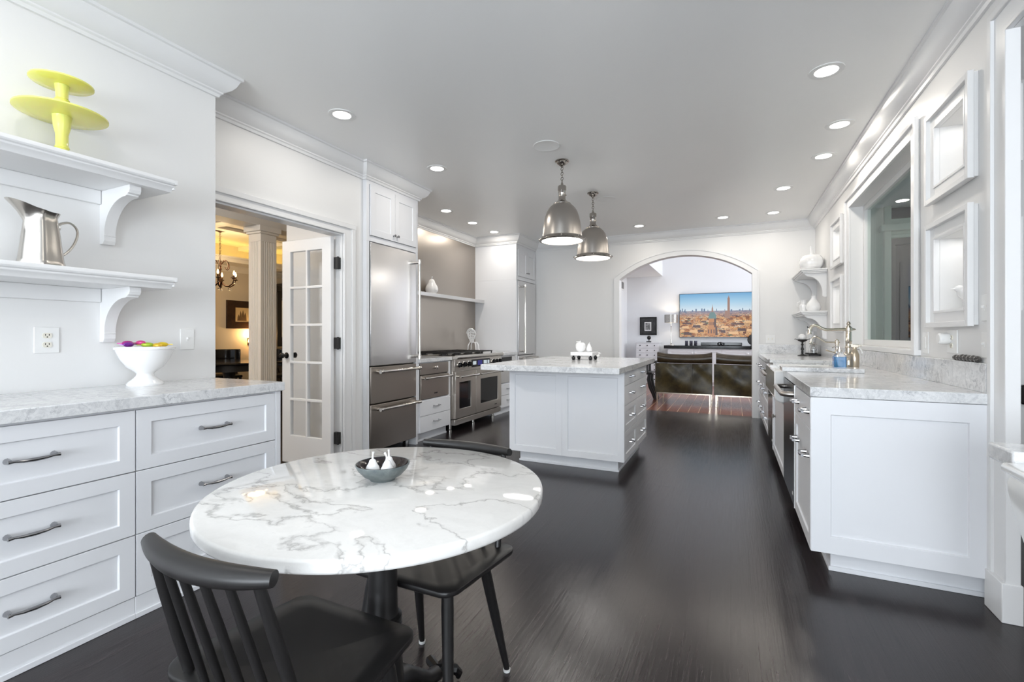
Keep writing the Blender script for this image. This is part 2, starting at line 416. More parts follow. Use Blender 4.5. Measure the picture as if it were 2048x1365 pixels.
# window wall with window and four lit niches
NZ = [(1.30,1.69),(1.985,2.30)]
NY = [(2.945,3.305),(5.745,6.105)]
holes = [(3.70,5.41,1.08,2.385),(-.6,2.70,-1,2.405)]+[(a,b,c,d) for a,b in NY for c,d in NZ]
wr = MB().gridwall('x',XR,1.18,3.45,7.5,0,ZC,holes).gridwall('x',XR,XR+.025,-3.2,3.45,0,ZC,holes)
for c_,d_ in NZ:
    # boxed niche behind the thin end of the wall
    a_,b_ = NY[0]; wr.box(XR+.02,a_-.02,c_-.02,1.20,a_,d_+.02).box(XR+.02,b_,c_-.02,1.20,b_+.02,d_+.02).box(XR+.02,a_,c_-.02,1.20,b_,c_).box(XR+.02,a_,d_,1.20,b_,d_+.02)
struct(wr.build('wall_right', WALL, smooth=False))
mb = MB()
for a,b in NY:
    for c_,d_ in NZ: mb.box(1.18,a-.019,c_-.019,1.205,b+.019,d_+.019)
struct(mb.build('wall_niche_back', WALL, smooth=False))
struct(MB().gridwall('y',-3.3,-3.2,-3.2,3.8,0,ZC,[(-2.4,1.0,.6,2.5)]).build('wall_rear', WALL, smooth=False))
struct(MB().gridwall('x',3.7,3.8,-3.3,4.05,0,ZC,[(-2.1,.9,.7,2.5)]).box(1.18,3.95,0,3.7,4.05,ZC).build('wall_side_room', WALL, smooth=False))
# living room
struct(MB().box(-2.6,7.65,0,-2.447,12.4,5).build('wall_living_left', LIVWALL, smooth=False))
struct(MB().box(-2.447,12.3,0,5.3,12.4,5).build('wall_living_back', LIVWALL, smooth=False))
struct(MB().gridwall('x',5.2,5.3,7.5,12.3,0,5,[(8.8,11.8,1.0,3.8)]).box(1.2,7.5,0,5.2,7.65,5).build('wall_living_right', LIVWALL, smooth=False))
struct(MB().box(-2.447,7.65,5.0,.6,12.3,5.1).box(3.8,7.65,5.0,5.2,12.3,5.1).box(.6,7.65,5.0,3.8,8.5,5.1).box(.6,11.3,5.0,3.8,12.3,5.1).build('ceiling', LIVWALL, smooth=False))  # opening made for the added overhead fill
struct(MB().box(-2.447,8.9,2.665,-1.563,12.3,5).build('ceiling', LIVWALL, smooth=False))
# crown moulding round the kitchen
CP = [(0,ZC),(.108,ZC),(.108,ZC-.016),(.096,ZC-.020),(.090,ZC-.034),(.080,ZC-.058),(.062,ZC-.082),(.040,ZC-.098),(.030,ZC-.103),(.030,ZC-.112),(.020,ZC-.118),(.014,ZC-.134),(0,ZC-.134)]
path = [(XL,-3.2),(XL,YL),(XD,YL),(XD,3.36),(XF,3.36),(XF,4.15),(XB,4.15),(XB,6.70),(XF,6.70),(XF,YB),(XR,YB),(XR,-3.2)]
struct(MB().sweep(CP, path).build('trim_2', TRIM, angle=25))
BP = [(0,ZC-.134),(.012,ZC-.134),(.012,ZC-.150),(.006,ZC-.156),(0,ZC-.158)]
# double door casing
mb = MB()
mb.box(XD,3.11,0,XD+.016,3.235,2.15).box(XD,3.20,0,XD+.028,3.24,2.155).box(XD,3.11,0,XD+.022,3.125,2.07)
mb.box(XD,YL,2.06,XD+.016,3.235,2.145).box(XD,YL,2.115,XD+.030,3.245,2.155).box(XD,YL,2.06,XD+.022,3.11,2.075)
mb.box(XD-.11,1.87,2.045,XD,3.11,2.06).box(XD-.11,3.098,0,XD,3.11,2.05)
struct(mb.build('trim_3', TRIM, bev=.003))
# casing of the opening on the right and its head
mb = MB()
mb.box(XR-.018,2.57,0,XR+.024,2.705,2.53).box(XR-.030,2.675,0,XR,2.708,2.535).box(XR-.024,2.57,0,XR,2.59,2.41)
mb.box(XR-.018,-.6,2.405,XR,2.70,2.53).box(XR-.030,-.6,2.505,XR,2.708,2.535).box(XR-.024,-.6,2.405,XR,2.59,2.425)
mb.box(XR-.036,2.565,0,XR+.030,2.712,.16)
struct(mb.build('trim_4', TRIM, bev=.003))
# picture-frame mouldings round the niches
def niche_trim(n, a, b, c, d):
    m = MB(); e = .085
    for y0,y1,z0,z1 in ((a-e,a,c-e,d+e),(b,b+e,c-e,d+e),(a,b,c-e,c),(a,b,d,d+e)): m.box(XR-.022,y0,z0,XR,y1,z1)
    o = .022
    for y0,y1,z0,z1 in ((a-e-.006,a-e+o,c-e-.006,d+e+.006),(b+e-o,b+e+.006,c-e-.006,d+e+.006),(a-e+o,b+e-o,c-e-.006,c-e+o),(a-e+o,b+e-o,d+e-o,d+e+.006)): m.box(XR-.042,y0,z0,XR-.018,y1,z1)
    o = .014
    for y0,y1,z0,z1 in ((a-o,a,c-o,d+o),(b,b+o,c-o,d+o),(a,b,c-o,c),(a,b,d,d+o)): m.box(XR-.027,y0,z0,XR-.02,y1,z1)
    struct(m.build('trim_%d'%n, TRIM, bev=.002))
k = 5
for a,b in NY:
    for c,d in NZ: niche_trim(k, a, b, c, d); k += 1
# baseboards
struct(MB().box(.345,YB-.015,0,.372,YB,.12).build('baseboard_back', TRIM))
struct(MB().box(-4.02,3.285,0,-3.2,3.30,.14).box(-4.02,3.278,.10,-3.2,3.30,.12).build('baseboard_doorway', TRIM))
struct(MB().box(1.18,3.935,0,3.7,3.95,.14).build('baseboard_right', TRIM))
struct(MB().box(-2.447,12.285,0,5.2,12.3,.12).box(-2.447,7.65,0,-2.432,12.285,.12).build('baseboard_living', TRIM))
# window in the right wall: casing, sill, sash, glass
wy0, wy1, wz0, wz1 = 3.70, 5.41, 1.08, 2.385
mb = MB()
for y0,y1,z0,z1 in ((wy0-.10,wy0,wz0-.035,wz1+.085),(wy1,wy1+.10,wz0-.035,wz1+.085),(wy0,wy1,wz1,wz1+.085)):
    mb.box(XR-.018,y0,z0,XR,y1,z1)
for y0,y1,z0,z1 in ((wy0-.115,wy0-.085,wz0-.035,wz1+.10),(wy1+.085,wy1+.115,wz0-.035,wz1+.10),(wy0-.085,wy1+.085,wz1+.07,wz1+.10)):
    mb.box(XR-.034,y0,z0,XR-.01,y1,z1)
mb.box(XR-.022,wy0-.115,1.045,1.14,wy1+.115,1.08)
struct(mb.build('trim_9', TRIM, bev=.003))
w1 = MB()
for y0,y1,z0,z1 in ((wy0,wy0+.05,wz0,wz1),(wy1-.05,wy1,wz0,wz1),(wy0+.05,wy1-.05,wz0,wz0+.05),(wy0+.05,wy1-.05,wz1-.05,wz1)):
    w1.box(1.125,y0,z0,1.175,y1,z1)
w1 = struct(w1.build('window_1', PLAST, bev=.003))
MB().box(1.148,wy0+.05,wz0+.05,1.152,wy1-.05,wz1-.05).build('pane', PANE, w1, smooth=False)
# outside: pale green wing with dark glazed doors under a porch roof
g = MB()
g.box(1.2,7.2,0,1.77,7.4,3.2).box(2.55,7.2,0,5.2,7.4,3.2).box(1.77,7.2,2.36,2.55,7.4,2.60).box(1.77,7.2,3.0,2.55,7.4,3.2).box(1.77,7.2,0,2.55,7.4,.2)
g.box(1.36,7.15,0,1.42,7.2,3.2).box(1.55,7.13,0,1.61,7.2,3.2).box(1.70,7.14,0,1.77,7.2,3.1).box(1.66,7.10,2.44,2.7,7.2,2.52).box(1.72,7.16,2.36,2.6,7.2,2.40)
struct(g.build('wall_outside', GREEN, bev=.004))
struct(MB().box(1.77,7.27,.2,2.55,7.30,2.36).box(1.77,7.27,2.60,2.55,7.30,3.0).build('window_2', DARKEXT, smooth=False))
g = MB().box(1.77,7.22,.2,1.83,7.28,2.36).box(2.12,7.22,.2,2.18,7.28,2.36).box(1.83,7.22,2.28,2.55,7.28,2.36)
struct(g.build('trim_10', PORCH))
struct(MB().box(1.22,6.5,3.2,5.1,7.4,3.3).build('ceiling', PORCH, smooth=False))
struct(MB().box(1.19,4.06,-.1,5.1,7.45,-.02).build('floor', PORCH, smooth=False))

# open leaf of the double door: ten panes, knob, three black hinges
lx0, lx1, ly0, ly1 = -3.74, -3.14, 3.022, 3.060
gx = [-3.635,-3.443,-3.423,-3.245]
gz0, gz1 = .262, 1.925; ph = (gz1-gz0-4*.022)/5
hol = []
for i in range(5):
    z0 = gz0+i*(ph+.022)
    hol += [(gx[0],gx[1],z0,z0+ph),(gx[2],gx[3],z0,z0+ph)]
door = struct(MB().gridwall('y',ly0,ly1,lx0,lx1,.01,2.03,hol).build('door_1', TRIM, bev=.004))
for a,b,c,d in hol:
    MB().box(a-.002,3.038,c-.002,b+.002,3.043,d+.002).build('pane', DPANE, door, smooth=False)
b = MB()
for s in (-1,1):
    y = ly0 if s < 0 else ly1
    b.tube([(lx0+.06,y,.985),(lx0+.06,y+s*.004,.985),(lx0+.06,y+s*.008,.985),(lx0+.06,y+s*.03,.985),(lx0+.06,y+s*.04,.985),(lx0+.06,y+s*.055,.985),(lx0+.06,y+s*.068,.985)],[.028,.028,.012,.010,.024,.027,.012],16)
b.build('knob', BLACKG, door)
for z in (.27,1.10,1.80):
    MB().box(-3.155,3.06,z-.05,-3.10,3.098,z+.05).cyl((-3.105,3.070,z-.055),(-3.105,3.070,z+.055),.009).build('hinge', IRON, door)

# dining room beyond the doorway
struct(MB().box(-8.6,-3.2,0,-8.5,7.6,2.85).build('wall_dining', DINEWALL, smooth=False))
struct(MB().box(-8.6,7.5,0,-4.25,7.6,2.85).build('wall_dining_end', DINEWALL, smooth=False))
struct(MB().box(-8.6,-3.2,2.85,-4.25,7.6,2.95).build('ceiling', DINETRIM, smooth=False))
g = MB().box(-8.5,-3.2,2.46,-7.95,7.5,2.53).box(-8.5,5.9,2.78,-5.25,6.1,2.85).box(-8.5,4.3,2.78,-5.25,4.5,2.85).box(-7.97,-3.2,2.53,-7.93,7.5,2.56)
g.sweep([(0,2.46),(.09,2.46),(.09,2.44),(.03,2.38),(.02,2.36),(0,2.36)], [(-8.5,-3.2),(-8.5,7.5)])
g.box(-7.2,-3.2,2.80,-7.05,7.5,2.85)
struct(g.build('trim_11', DINETRIM))
struct(MB().box(-8.25,-3.0,2.53,-8.20,7.4,2.545).build('trim_12', COVE, smooth=False))
struct(MB().box(-5.25,-3.2,2.46,-5.0,7.5,2.85).build('trim_13', DINETRIM, smooth=False))
struct(MB().box(-8.5,4.9,0,-8.38,5.38,2.36).build('trim_14', DINETRIM, smooth=False))
# fluted square column
c = thing('column', 'fluted square cream column in the dining room beyond the doorway', 'column', (-5.105,3.855,0))
flu = []
x0,x1,y0,y1 = -5.21,-5.0,3.75,3.96
def flute_side(p, q):
    # edge from p to q with five shallow flutes cut inwards
    P = Vector(p); Q = Vector(q); d = (Q-P); n = Vector((-d.y, d.x)).normalized(); L = d.length; out = [tuple(P)]
    for i in range(5):
        s = L*(.16+.68*i/5+.012); e = s+L*.68/5-.012
        t = d.normalized()
        out += [tuple(P+t*s), tuple(P+t*(s+.004)+n*.008), tuple(P+t*(e-.004)+n*.008), tuple(P+t*e)]
    return out
ol = flute_side((x0,y0),(x1,y0))+flute_side((x1,y0),(x1,y1))+flute_side((x1,y1),(x0,y1))+flute_side((x0,y1),(x0,y0))
MB().prism(ol, .35, 2.28, 'z').build('shaft', DINETRIM, c, smooth=False)
MB().box(x0-.001,y0-.001,2.28,x1+.001,y1+.001,2.37).box(x0-.02,y0-.02,2.37,x1+.02,y1+.02,2.395).box(x0-.04,y0-.04,2.395,x1+.04,y1+.04,2.46).build('capital', DINETRIM, c, bev=.004)
MB().box(x0-.02,y0-.02,0,x1+.02,y1+.02,.30).box(x0-.01,y0-.01,.30,x1+.01,y1+.01,.35).build('base', DINETRIM, c, bev=.004)
# chandelier
cx, cy, cz = -7.35, 4.80, 2.12
c = thing('chandelier', 'dark bronze scroll-arm chandelier with lit bulbs and crystal drops in the dining room', 'chandelier', (cx,cy,2.85))
MB().lathe([(.0,2.85),(.09,2.85),(.085,2.83),(.03,2.815),(.012,2.80),(0,2.80)],(cx,cy,0),20).build('canopy', ANTIQUE, c)
b = MB()
for i in range(11): b.torus((cx,cy,2.78-i*.038),.014,.0035,(1,0,0) if i%2 else (0,1,0),10,6,1.0)
b.build('chain', ANTIQUE, c)
MB().lathe([(0,2.39),(.008,2.38),(.010,2.30),(.022,2.28),(.012,2.25),(.014,2.12),(.030,2.06),(.040,2.02),(.020,1.97),(.012,1.95),(.020,1.93),(0,1.90)],(cx,cy,0),16).build('stem', ANTIQUE, c)
for i in range(6):
    a = PI/3*i+.35; ca, sa = math.cos(a), math.sin(a)
    P = lambda r,z: (cx+ca*r, cy+sa*r, z)
    arm = MB().tube([P(.02,2.02),P(.08,1.96),P(.15,1.95),P(.21,1.99),P(.235,2.06),P(.21,2.10),P(.18,2.08)],[.010,.010,.010,.009,.008,.007,.005],8)
    arm.lathe([(0,2.050),(.03,2.065),(.034,2.075),(.012,2.08),(.012,2.12),(0,2.12)],P(.235,0),12)
    am = arm.build('arm', ANTIQUE, c)
    MB().tube(sm([P(.02,2.30),P(.07,2.36),P(.12,2.34),P(.14,2.27),P(.11,2.22),P(.08,2.25)]),.007,8).build('scroll', ANTIQUE, c)
    MB().lathe([(0,2.12),(.010,2.125),(.016,2.15),(.010,2.18),(0,2.20)],P(.235,0),10).build('bulb', BULB, am)
    for rr_,zz_,q_ in ((.24,2.00,.014),(.15,1.905,.019)): MB().ball(P(rr_,zz_),q_,8,6).build('crystal_drop', GLASS, am)
def plight(name, loc, w, col, r=.05):
    L = bpy.data.lights.new(name, 'POINT'); L.energy = w; L.color = col; L.shadow_soft_size = r
    o = bpy.data.objects.new(name, L); COL.objects.link(o); o.location = loc; return o
plight('chandelier_lamp', (cx,cy,2.30), 26, (1,.72,.40), .15)
plight('added_dining_fill', (-6.0,1.6,2.62), 50, (1,.78,.52), .12)  # added fill to brighten the dining room, no known lamp
plight('added_hall_fill', (-4.1,.9,2.55), 80, (1,.96,.92), .15)  # added fill to brighten the passage and the open door leaf
# wall sconce, nearly all behind the column
c = thing('wall_sconce', 'small warm lit wall sconce almost hidden behind the fluted column', 'lamp', (-8.5,6.12,1.05))
MB().box(-8.5,6.09,.98,-8.485,6.15,1.12).tube([(-8.485,6.12,1.02),(-8.42,6.12,1.0),(-8.40,6.12,1.05)],.008,8).build('bracket', ANTIQUE, c)
MB().lathe([(.05,1.05),(.075,1.04),(.05,1.16),(.045,1.16)],(-8.40,6.12,0),16).build('shade', BULB, c)
plight('sconce_lamp', (-8.36,6.12,1.2), 9, (1,.62,.25), .05)
# framed print of a spired church
c = thing('framed_picture', 'dark wood framed sepia print hanging on the dining room wall', 'picture', (-8.5,5.97,1.56))
MB().gridwall('x',-8.5,-8.47,5.66,6.28,1.30,1.83,[(5.83,6.11,1.43,1.70)]).build('frame', WALNUT, c, bev=.004)
SEPIA = mat('sepia_paper', (.55,.42,.24), .6)
pm = MB(); pm.box(-8.49,5.83,1.43,-8.48,6.11,1.70); pm.cur = 1
for yy,h,w in ((5.90,.12,.03),(5.94,.19,.025),(5.985,.21,.025),(6.03,.16,.03)):
    pm.prism([(yy-w,1.45),(yy+w,1.45),(yy+w*.7,1.45+h*.6),(yy,1.45+h),(yy-w*.7,1.45+h*.6)], -8.480,-8.478,'x')
pm.build('print', [SEPIA, mat('sepia_ink', (.10,.06,.03), .6)], c, smooth=False)
# dining table and chairs
tx, ty = -7.35, 4.95
c = thing('dining_table', 'black dining table under the chandelier beyond the fluted column', 'table', (tx,ty,0))
MB().lathe([(0,.72),(.78,.72),(.80,.735),(.79,.755),(0,.755)],(tx,ty,0),40).build('tabletop', BLACKG, c)
MB().lathe([(.62,.62),(.70,.62),(.70,.72),(.62,.72)],(tx,ty,0),40).build('apron', BLACK, c)
MB().lathe([(0,.62),(.10,.60),(.06,.40),(.12,.22),(.14,.12),(0,.08)],(tx,ty,0),20).build('pedestal', BLACK, c)
for i in range(4):
    a = PI/4+PI/2*i; ca,sa = math.cos(a),math.sin(a)
    MB().tube([(tx+ca*.08,ty+sa*.08,.18),(tx+ca*.25,ty+sa*.25,.12),(tx+ca*.45,ty+sa*.45,.035),(tx+ca*.50,ty+sa*.50,.03)],[.04,.035,.03,.03],8).build('foot', BLACK, c)
def dining_chair(label):
    c = thing('dining_chair', label, 'chair', (0,0,0), 0, 'dining chairs')
    MB().box(-.24,-.22,.43,.24,.24,.48).build('seat', BLACK, c, bev=.015)
    pts = [(-.27*math.cos(t), -.10-.17*math.sin(t)) for t in [PI*i/12 for i in range(13)]]
    ptsi = [(-.24*math.cos(t), -.10-.14*math.sin(t)) for t in [PI*i/12 for i in range(13)]]
    MB().prism(pts+list(reversed(ptsi)), .60, .92, 'z').build('backrest', BLACKG, c, bev=.01)
    for sx in (-1,1):
        MB().tube([(sx*.21,.20,.44),(sx*.22,.22,0)],[.022,.014],8).build('leg', BLACK, c)
        MB().tube([(sx*.24,-.12,.75),(sx*.21,-.20,.44),(sx*.22,-.30,0)],[.016,.022,.014],8).build('leg', BLACK, c)
    return c
d0 = dining_chair('black tub-backed dining chair on the far side of the dining table, back rail lit gold')
d0.location = (tx-.75,ty+.42,0); d0.rotation_euler.z = math.radians(-115)
dup(d0, (tx-.05,ty+.95,0), math.radians(180), 'black tub-backed dining chair partly behind the fluted column')
dup(d0, (tx+.45,ty-.75,0), math.radians(30), 'black tub-backed dining chair at left edge of the doorway view')
# black hutch
c = thing('hutch', 'tall black carved hutch seen between the fluted column and the open glass door', 'cabinet', (-8.25,7.0,0))
MB().box(-8.5,6.48,0,-8.0,7.45,.95).build('base', BLACK, c, bev=.01)
MB().gridwall('x',-8.5,-8.2,6.52,7.42,.95,2.05,[(6.62,7.32,1.12,1.92)]).box(-8.5,6.62,1.12,-8.44,7.32,1.92).build('upper_case', BLACK, c, bev=.006)
MB().prism([(6.48,2.05),(7.46,2.05),(7.46,2.12),(7.30,2.14),(7.20,2.24),(7.06,2.24),(6.97,2.36),(6.88,2.24),(6.74,2.24),(6.64,2.14),(6.48,2.16)], -8.5,-8.17,'x').build('crest', BLACK, c, bev=.006)
MB().box(-8.44,6.64,1.14,-8.43,7.30,1.90).build('mirror', mat('mirror_glass', (.7,.65,.55), .05, 1.0), c, smooth=False)

# added lit discs above the dining and passage fill lights (out of frame)
struct(MB().lathe([(0,2.79),(.12,2.80),(.15,2.83),(.15,2.849),(0,2.849)],(-6.0,1.6,0),28).build('trim_15', LIT))
struct(MB().lathe([(0,2.69),(.11,2.70),(.13,2.72),(.13,2.744),(0,2.744)],(-4.1,.9,0),28).build('trim_16', LIT))

# ================================================================== LEFT SIDE: drawers, counter, shelves
ML = frame((-2.24,0,0),(0,1,0),(1,0,0))          # fronts facing +x; u = y, v = z
def drawer_cabinet(label, y0, y1, end=False):
    c = thing('drawer_cabinet', label, 'cabinet', (-2.53,(y0+y1)/2,0), 0, 'left wall drawer cabinets')
    MB().box(-2.828,y0,.0,-2.24,y1,.866).build('carcass', CAB, c, smooth=False)
    if end: MB().box(-2.828,y1,.0,-2.218,y1+.03,.866).build('end_panel', CAB, c, bev=.002)
    MB().box(-2.24,y0,0,-2.225,y1+(.03 if end else 0),.088).box(-2.225,y0,0,-2.217,y1+(.03 if end else 0),.022).build('plinth', CAB, c, bev=.002)
    for a,b in ((.092,.343),(.347,.604),(.608,.858)):
        d = MB(ML).shaker(y0+.002,y1-.002,a,b,.021,.055,.009).build('drawer', CAB, c, bev=.0012)
        pull(ML, (y0+y1)/2 if not end else (y0+y1)/2-.005, (a+b)/2+.006, .021, .122, d, .0058, .028)
    return c
drawer_cabinet('white three-drawer base cabinet cut off by the left edge of the photo', .46, 1.0982)
drawer_cabinet('white three-drawer base cabinet at the counter end beside the doorway', 1.099, 1.753, True)
tag(MB().box(-2.829,.43,.868,-2.200,1.795,.915).build('countertop', CARRARA, bev=.003), 'grey-veined marble countertop over the white drawers on the left wall', 'countertop')
def wall_shelf(label, zt):
    c = thing('wall_shelf', label, 'shelf', (XL,.7,zt-.06), 0, 'white shelves on the left wall')
    y1 = 1.42; x1 = -2.50
    pr = [(0,zt),(x1-XL-.002,zt),(x1-XL,zt-.006),(x1-XL,zt-.016),(x1-XL-.004,zt-.022),(x1-XL-.012,zt-.026),(x1-XL-.012,zt-.034),(x1-XL-.022,zt-.042),(x1-XL-.030,zt-.050),(x1-XL-.034,zt-.058),(0,zt-.058)]
    b = MB().prism([(XL+p[0],p[1]) for p in pr], -.2, y1-.012, 'y')
    b.box(XL,y1-.014,zt-.022,x1,y1,zt).box(XL,y1-.014,zt-.045,x1-.014,y1-.004,zt-.022)
    b.build('board', TRIM, c, bev=.0015, angle=28)
    MB().box(XL,-.2,zt-.125,XL+.02,1.242,zt-.058).build('backing_strip', TRIM, c, bev=.002)
    for yb in (1.244,-.05):
        zb = zt-.058; prf = [(0,0),(.262,0),(.262,-.022),(.255,-.036),(.240,-.040),(.240,-.046)]
        for i in range(13):
            t = i/12; a = PI/2*t
            prf.append((.040+.185*(1-math.sin(a)), -.050-.165*(1-math.cos(a))))
        prf += [(.044,-.222),(.040,-.222),(.040,-.245),(.030,-.262),(0,-.262)]
        MB().prism([(XL+p[0],zb+p[1]) for p in prf], yb, yb+.05, 'y').build('bracket', TRIM, c, bev=.0015, angle=25)
    return c
wall_shelf('upper white wall shelf on curved brackets, under the yellow cake stand', 1.937)
wall_shelf('lower white wall shelf on curved brackets, under the pewter pitcher', 1.454)
# two-tier yellow cake stand
sx, sy, sz = -2.675, 1.04, 1.937
c = thing('cake_stand', 'two-tier yellow milk-glass cake stand on the upper wall shelf', 'cake stand', (sx,sy,sz))
def plate(z, r): return [(0,z-.004),(r*.5,z-.004),(r*.95,z),(r,z+.004),(r,z+.010),(r*.97,z+.011),(r*.9,z+.006),(0,z+.004)]
MB().lathe([(0,0),(.052,0),(.055,.006),(.040,.016),(.026,.030),(.020,.045),(.022,.052),(.026,.056),(.024,.062),(.022,.068),(.022,.115),(.030,.150),(.034,.196),(0,.196)],(sx,sy,sz),28).build('stem', YEL, c)
MB().lathe(plate(sz+.200,.158),(sx,sy,0),48).build('plate', YEL, c)
MB().lathe([(0,.205),(.030,.205),(.024,.215),(.019,.24),(.021,.262),(.026,.268),(.021,.274),(.022,.30),(.026,.332),(0,.332)],(sx,sy,sz),24).build('stem', YEL, c)
MB().lathe(plate(sz+.336,.108),(sx,sy,0),40).build('plate', YEL, c)
# hammered pewter pitcher
px_, py_, pz_ = -2.66, .965, 1.454
c = thing('pitcher', 'lobed polished pewter pitcher on the lower wall shelf', 'pitcher', (px_,py_,pz_))
b = MB(); N = 48; prof = [(.078,0),(.080,.006),(.074,.03),(.068,.08),(.062,.14),(.056,.19),(.053,.215),(.056,.232),(.062,.246)]
vs = []; fs = []
ua = math.radians(-78)   # spout direction in plan (towards -y)
def ring(r, z, k, inn=0):
    a = 2*PI*k/N; lob = 1+.05*math.cos(6*(a-ua)); d = math.cos(a-ua)
    top = max(0,(z-.19)/.056); sp = max(0,d)**6*top*.055
    rr = r*lob+sp-inn
    return (px_+rr*math.cos(a), py_+rr*math.sin(a), pz_+z+max(0,d)**6*top*.022-(top*.012*(1-max(0,d))))
rows = [(r,z,0) for r,z in prof]+[(r,z,.004) for r,z in reversed(prof)]
for r,z,i in rows: vs += [ring(r,max(z,.004 if i else 0),k,i) for k in range(N)]
m = len(rows)
fs = [(i*N+k,i*N+(k+1)%N,(i+1)*N+(k+1)%N,(i+1)*N+k) for i in range(m-1) for k in range(N)]+[tuple(range(N)),tuple((m-1)*N+k for k in range(N))]
b.add(vs,fs); b.build('body', PEWTER, c, angle=50)
hd = Vector((-math.cos(ua),-math.sin(ua),0))
hp = lambda r,z: Vector((px_,py_,pz_+z))+hd*r
MB().tube([hp(.058,.19),hp(.066,.165),hp(.070,.185),hp(.062,.20)],.003,6).tube(sm([hp(.052,.185),hp(.075,.205),hp(.105,.215),hp(.130,.200),hp(.138,.170),hp(.125,.125),hp(.100,.085),hp(.068,.055)]),.0052,8,flat=1.3).build('handle', PEWTER, c)
# footed bowl with wrapped sweets
bx, by, bz = -2.695, 1.375, .915
c = thing('footed_bowl', 'white footed ceramic bowl on the left marble counter', 'bowl', (bx,by,bz))
MB().lathe([(0,0),(.076,0),(.078,.008),(.070,.018),(.050,.034),(.038,.048),(.036,.058),(.044,.068),(.075,.092),(.102,.132),(.118,.172),(.121,.180),(.126,.182),(.127,.192),(.121,.196),(.114,.190),(.100,.150),(.072,.105),(.04,.085),(0,.080)],(bx,by,bz),48).build('bowl_body', CERAM, c)
fills = [('magenta foil-wrapped sweet lying on top of the white footed bowl',(.45,.02,.25),-.045,-.055,.212,.5),('pink foil-wrapped sweet on top, right of the magenta one, in the footed bowl',(.70,.08,.28),.0,-.02,.214,.15),
         ('lime green foil-wrapped sweet in the white footed bowl',(.42,.60,.05),.035,-.008,.204,1.0),('yellow foil-wrapped sweet at right of the footed bowl heap',(.85,.62,.03),.045,.055,.205,1.4),
         ('purple foil-wrapped sweet at left rim of the footed bowl',(.22,.03,.35),-.005,-.070,.206,2.1),('golden yellow foil-wrapped sweet beside the lime green one',(.80,.52,.05),.055,.025,.200,.3)]
for lab,col,dx,dy,dz,ro in fills:
    Mx = Matrix.Translation((bx+dx,by+dy,bz+dz)) @ Matrix.Rotation(ro,4,'Z')
    t = thing('wrapped_sweet', lab, 'sweet', (bx+dx,by+dy,bz+dz), 0, 'wrapped sweets in the footed bowl')
    mt = mat('foil_'+lab.split()[0], col, .3, .3)
    MB(Mx).ball((0,0,0),(.026,.018,.013),14,8).build('sweet', mt, t)
    for s in (-1,1): MB(Mx).prism([(s*.022,-.003),(s*.042,-.012),(s*.040,.0),(s*.043,.012),(s*.022,.003)],-.002,.002,'z').build('twist', mt, t)
# wall plates on the shelf wall
def outlet(label, x, y, z, nrm, gang=1, w=.07, h=.115, kind='outlet', tall=None):
    # nrm +1 faces +x, -1 faces -x
    c = thing('outlet' if kind == 'outlet' else 'light_switch', label, 'outlet' if kind == 'outlet' else 'switch', (x,y,z))
    M = frame((x,0,0),(0,1,0),(nrm,0,0))
    MB(M).box(y-w/2,0,z-h/2,y+w/2,.006,z+h/2).build('plate', PLAST, c, bev=.002)
    if kind == 'outlet':
        for s in (-1,1):
            r = MB(M).prism([(y+math.cos(PI*2*i/20)*.017, z+s*.021+max(-.0125,min(.0125,math.sin(PI*2*i/20)*.017))) for i in range(20)],.005,.009,'y').build('receptacle', IVORY, c)
            for u in (-.0065,.0065): MB(M).box(y+u-.0013,.0085,z+s*.021-.001,y+u+.0013,.0095,z+s*.021+.007).build('slot', SLOT, r, smooth=False)
            MB(M).cyl((y,.0085,z+s*.021-.0065),(y,.0096,z+s*.021-.0065),.0028,n=10).build('ground_hole', SLOT, r)
    else:
        for g in range(gang):
            u = y+(g-(gang-1)/2)*.046
            if kind == 'rocker': MB(M).box(u-.016,.004,z-.033,u+.016,.009,z+.033).build('rocker', PLAST, c, bev=.002)
            else: MB(M).box(u-.005,.005,z-.012,u+.005,.008,z+.012).prism([(u-.004,z),(u+.004,z),(u+.004,z+.010),(u-.004,z+.010)],.006,.016,'y').build('toggle', PLAST, c, bev=.001)
    return c
outlet('white double outlet below the lower wall shelf, left of the footed bowl', XL, 1.045, 1.145, 1, w=.088, h=.118)
outlet('white toggle light switch on the left wall, right of the footed bowl', XL, 1.655, 1.145, 1, w=.075, h=.118, kind='toggle')

# ================================================================== COOKING WALL
MF = frame((XF,0,0),(0,1,0),(1,0,0))
def bar(M, u0, u1, v, w, par, r=.011, proj=.055, name='handle', vert=False, m=None):
    b = MB(M); P = (lambda u,w,v: (u,w,v)) if not vert else (lambda u,w,v: (v,w,u))
    for u in (u0,u1):
        s = 1 if u == u0 else -1
        b.tube([P(u+s*.02,w,v),P(u+s*.02,w+proj,v)],[r*1.2,r*1.2],12)
    b.tube([P(u0-.012,w+proj,v),P(u0+.035,w+proj,v),P(u0+.045,w+proj,v),P(u1-.045,w+proj,v),P(u1-.035,w+proj,v),P(u1+.012,w+proj,v)],[r*1.3,r*1.3,r,r,r*1.3,r*1.3],14)
    return b.build(name, m or NICKEL, par)
def bowed(u0,u1,v0,v1,t,bow=.012,n=14):
    pts = [(u0,-.05)]+[(u0+(u1-u0)*i/n, t+bow*(1-(2*i/n-1)**2)) for i in range(n+1)]+[(u1,-.05)]
    return MB(MF).prism(pts, v0, v1, 'z')
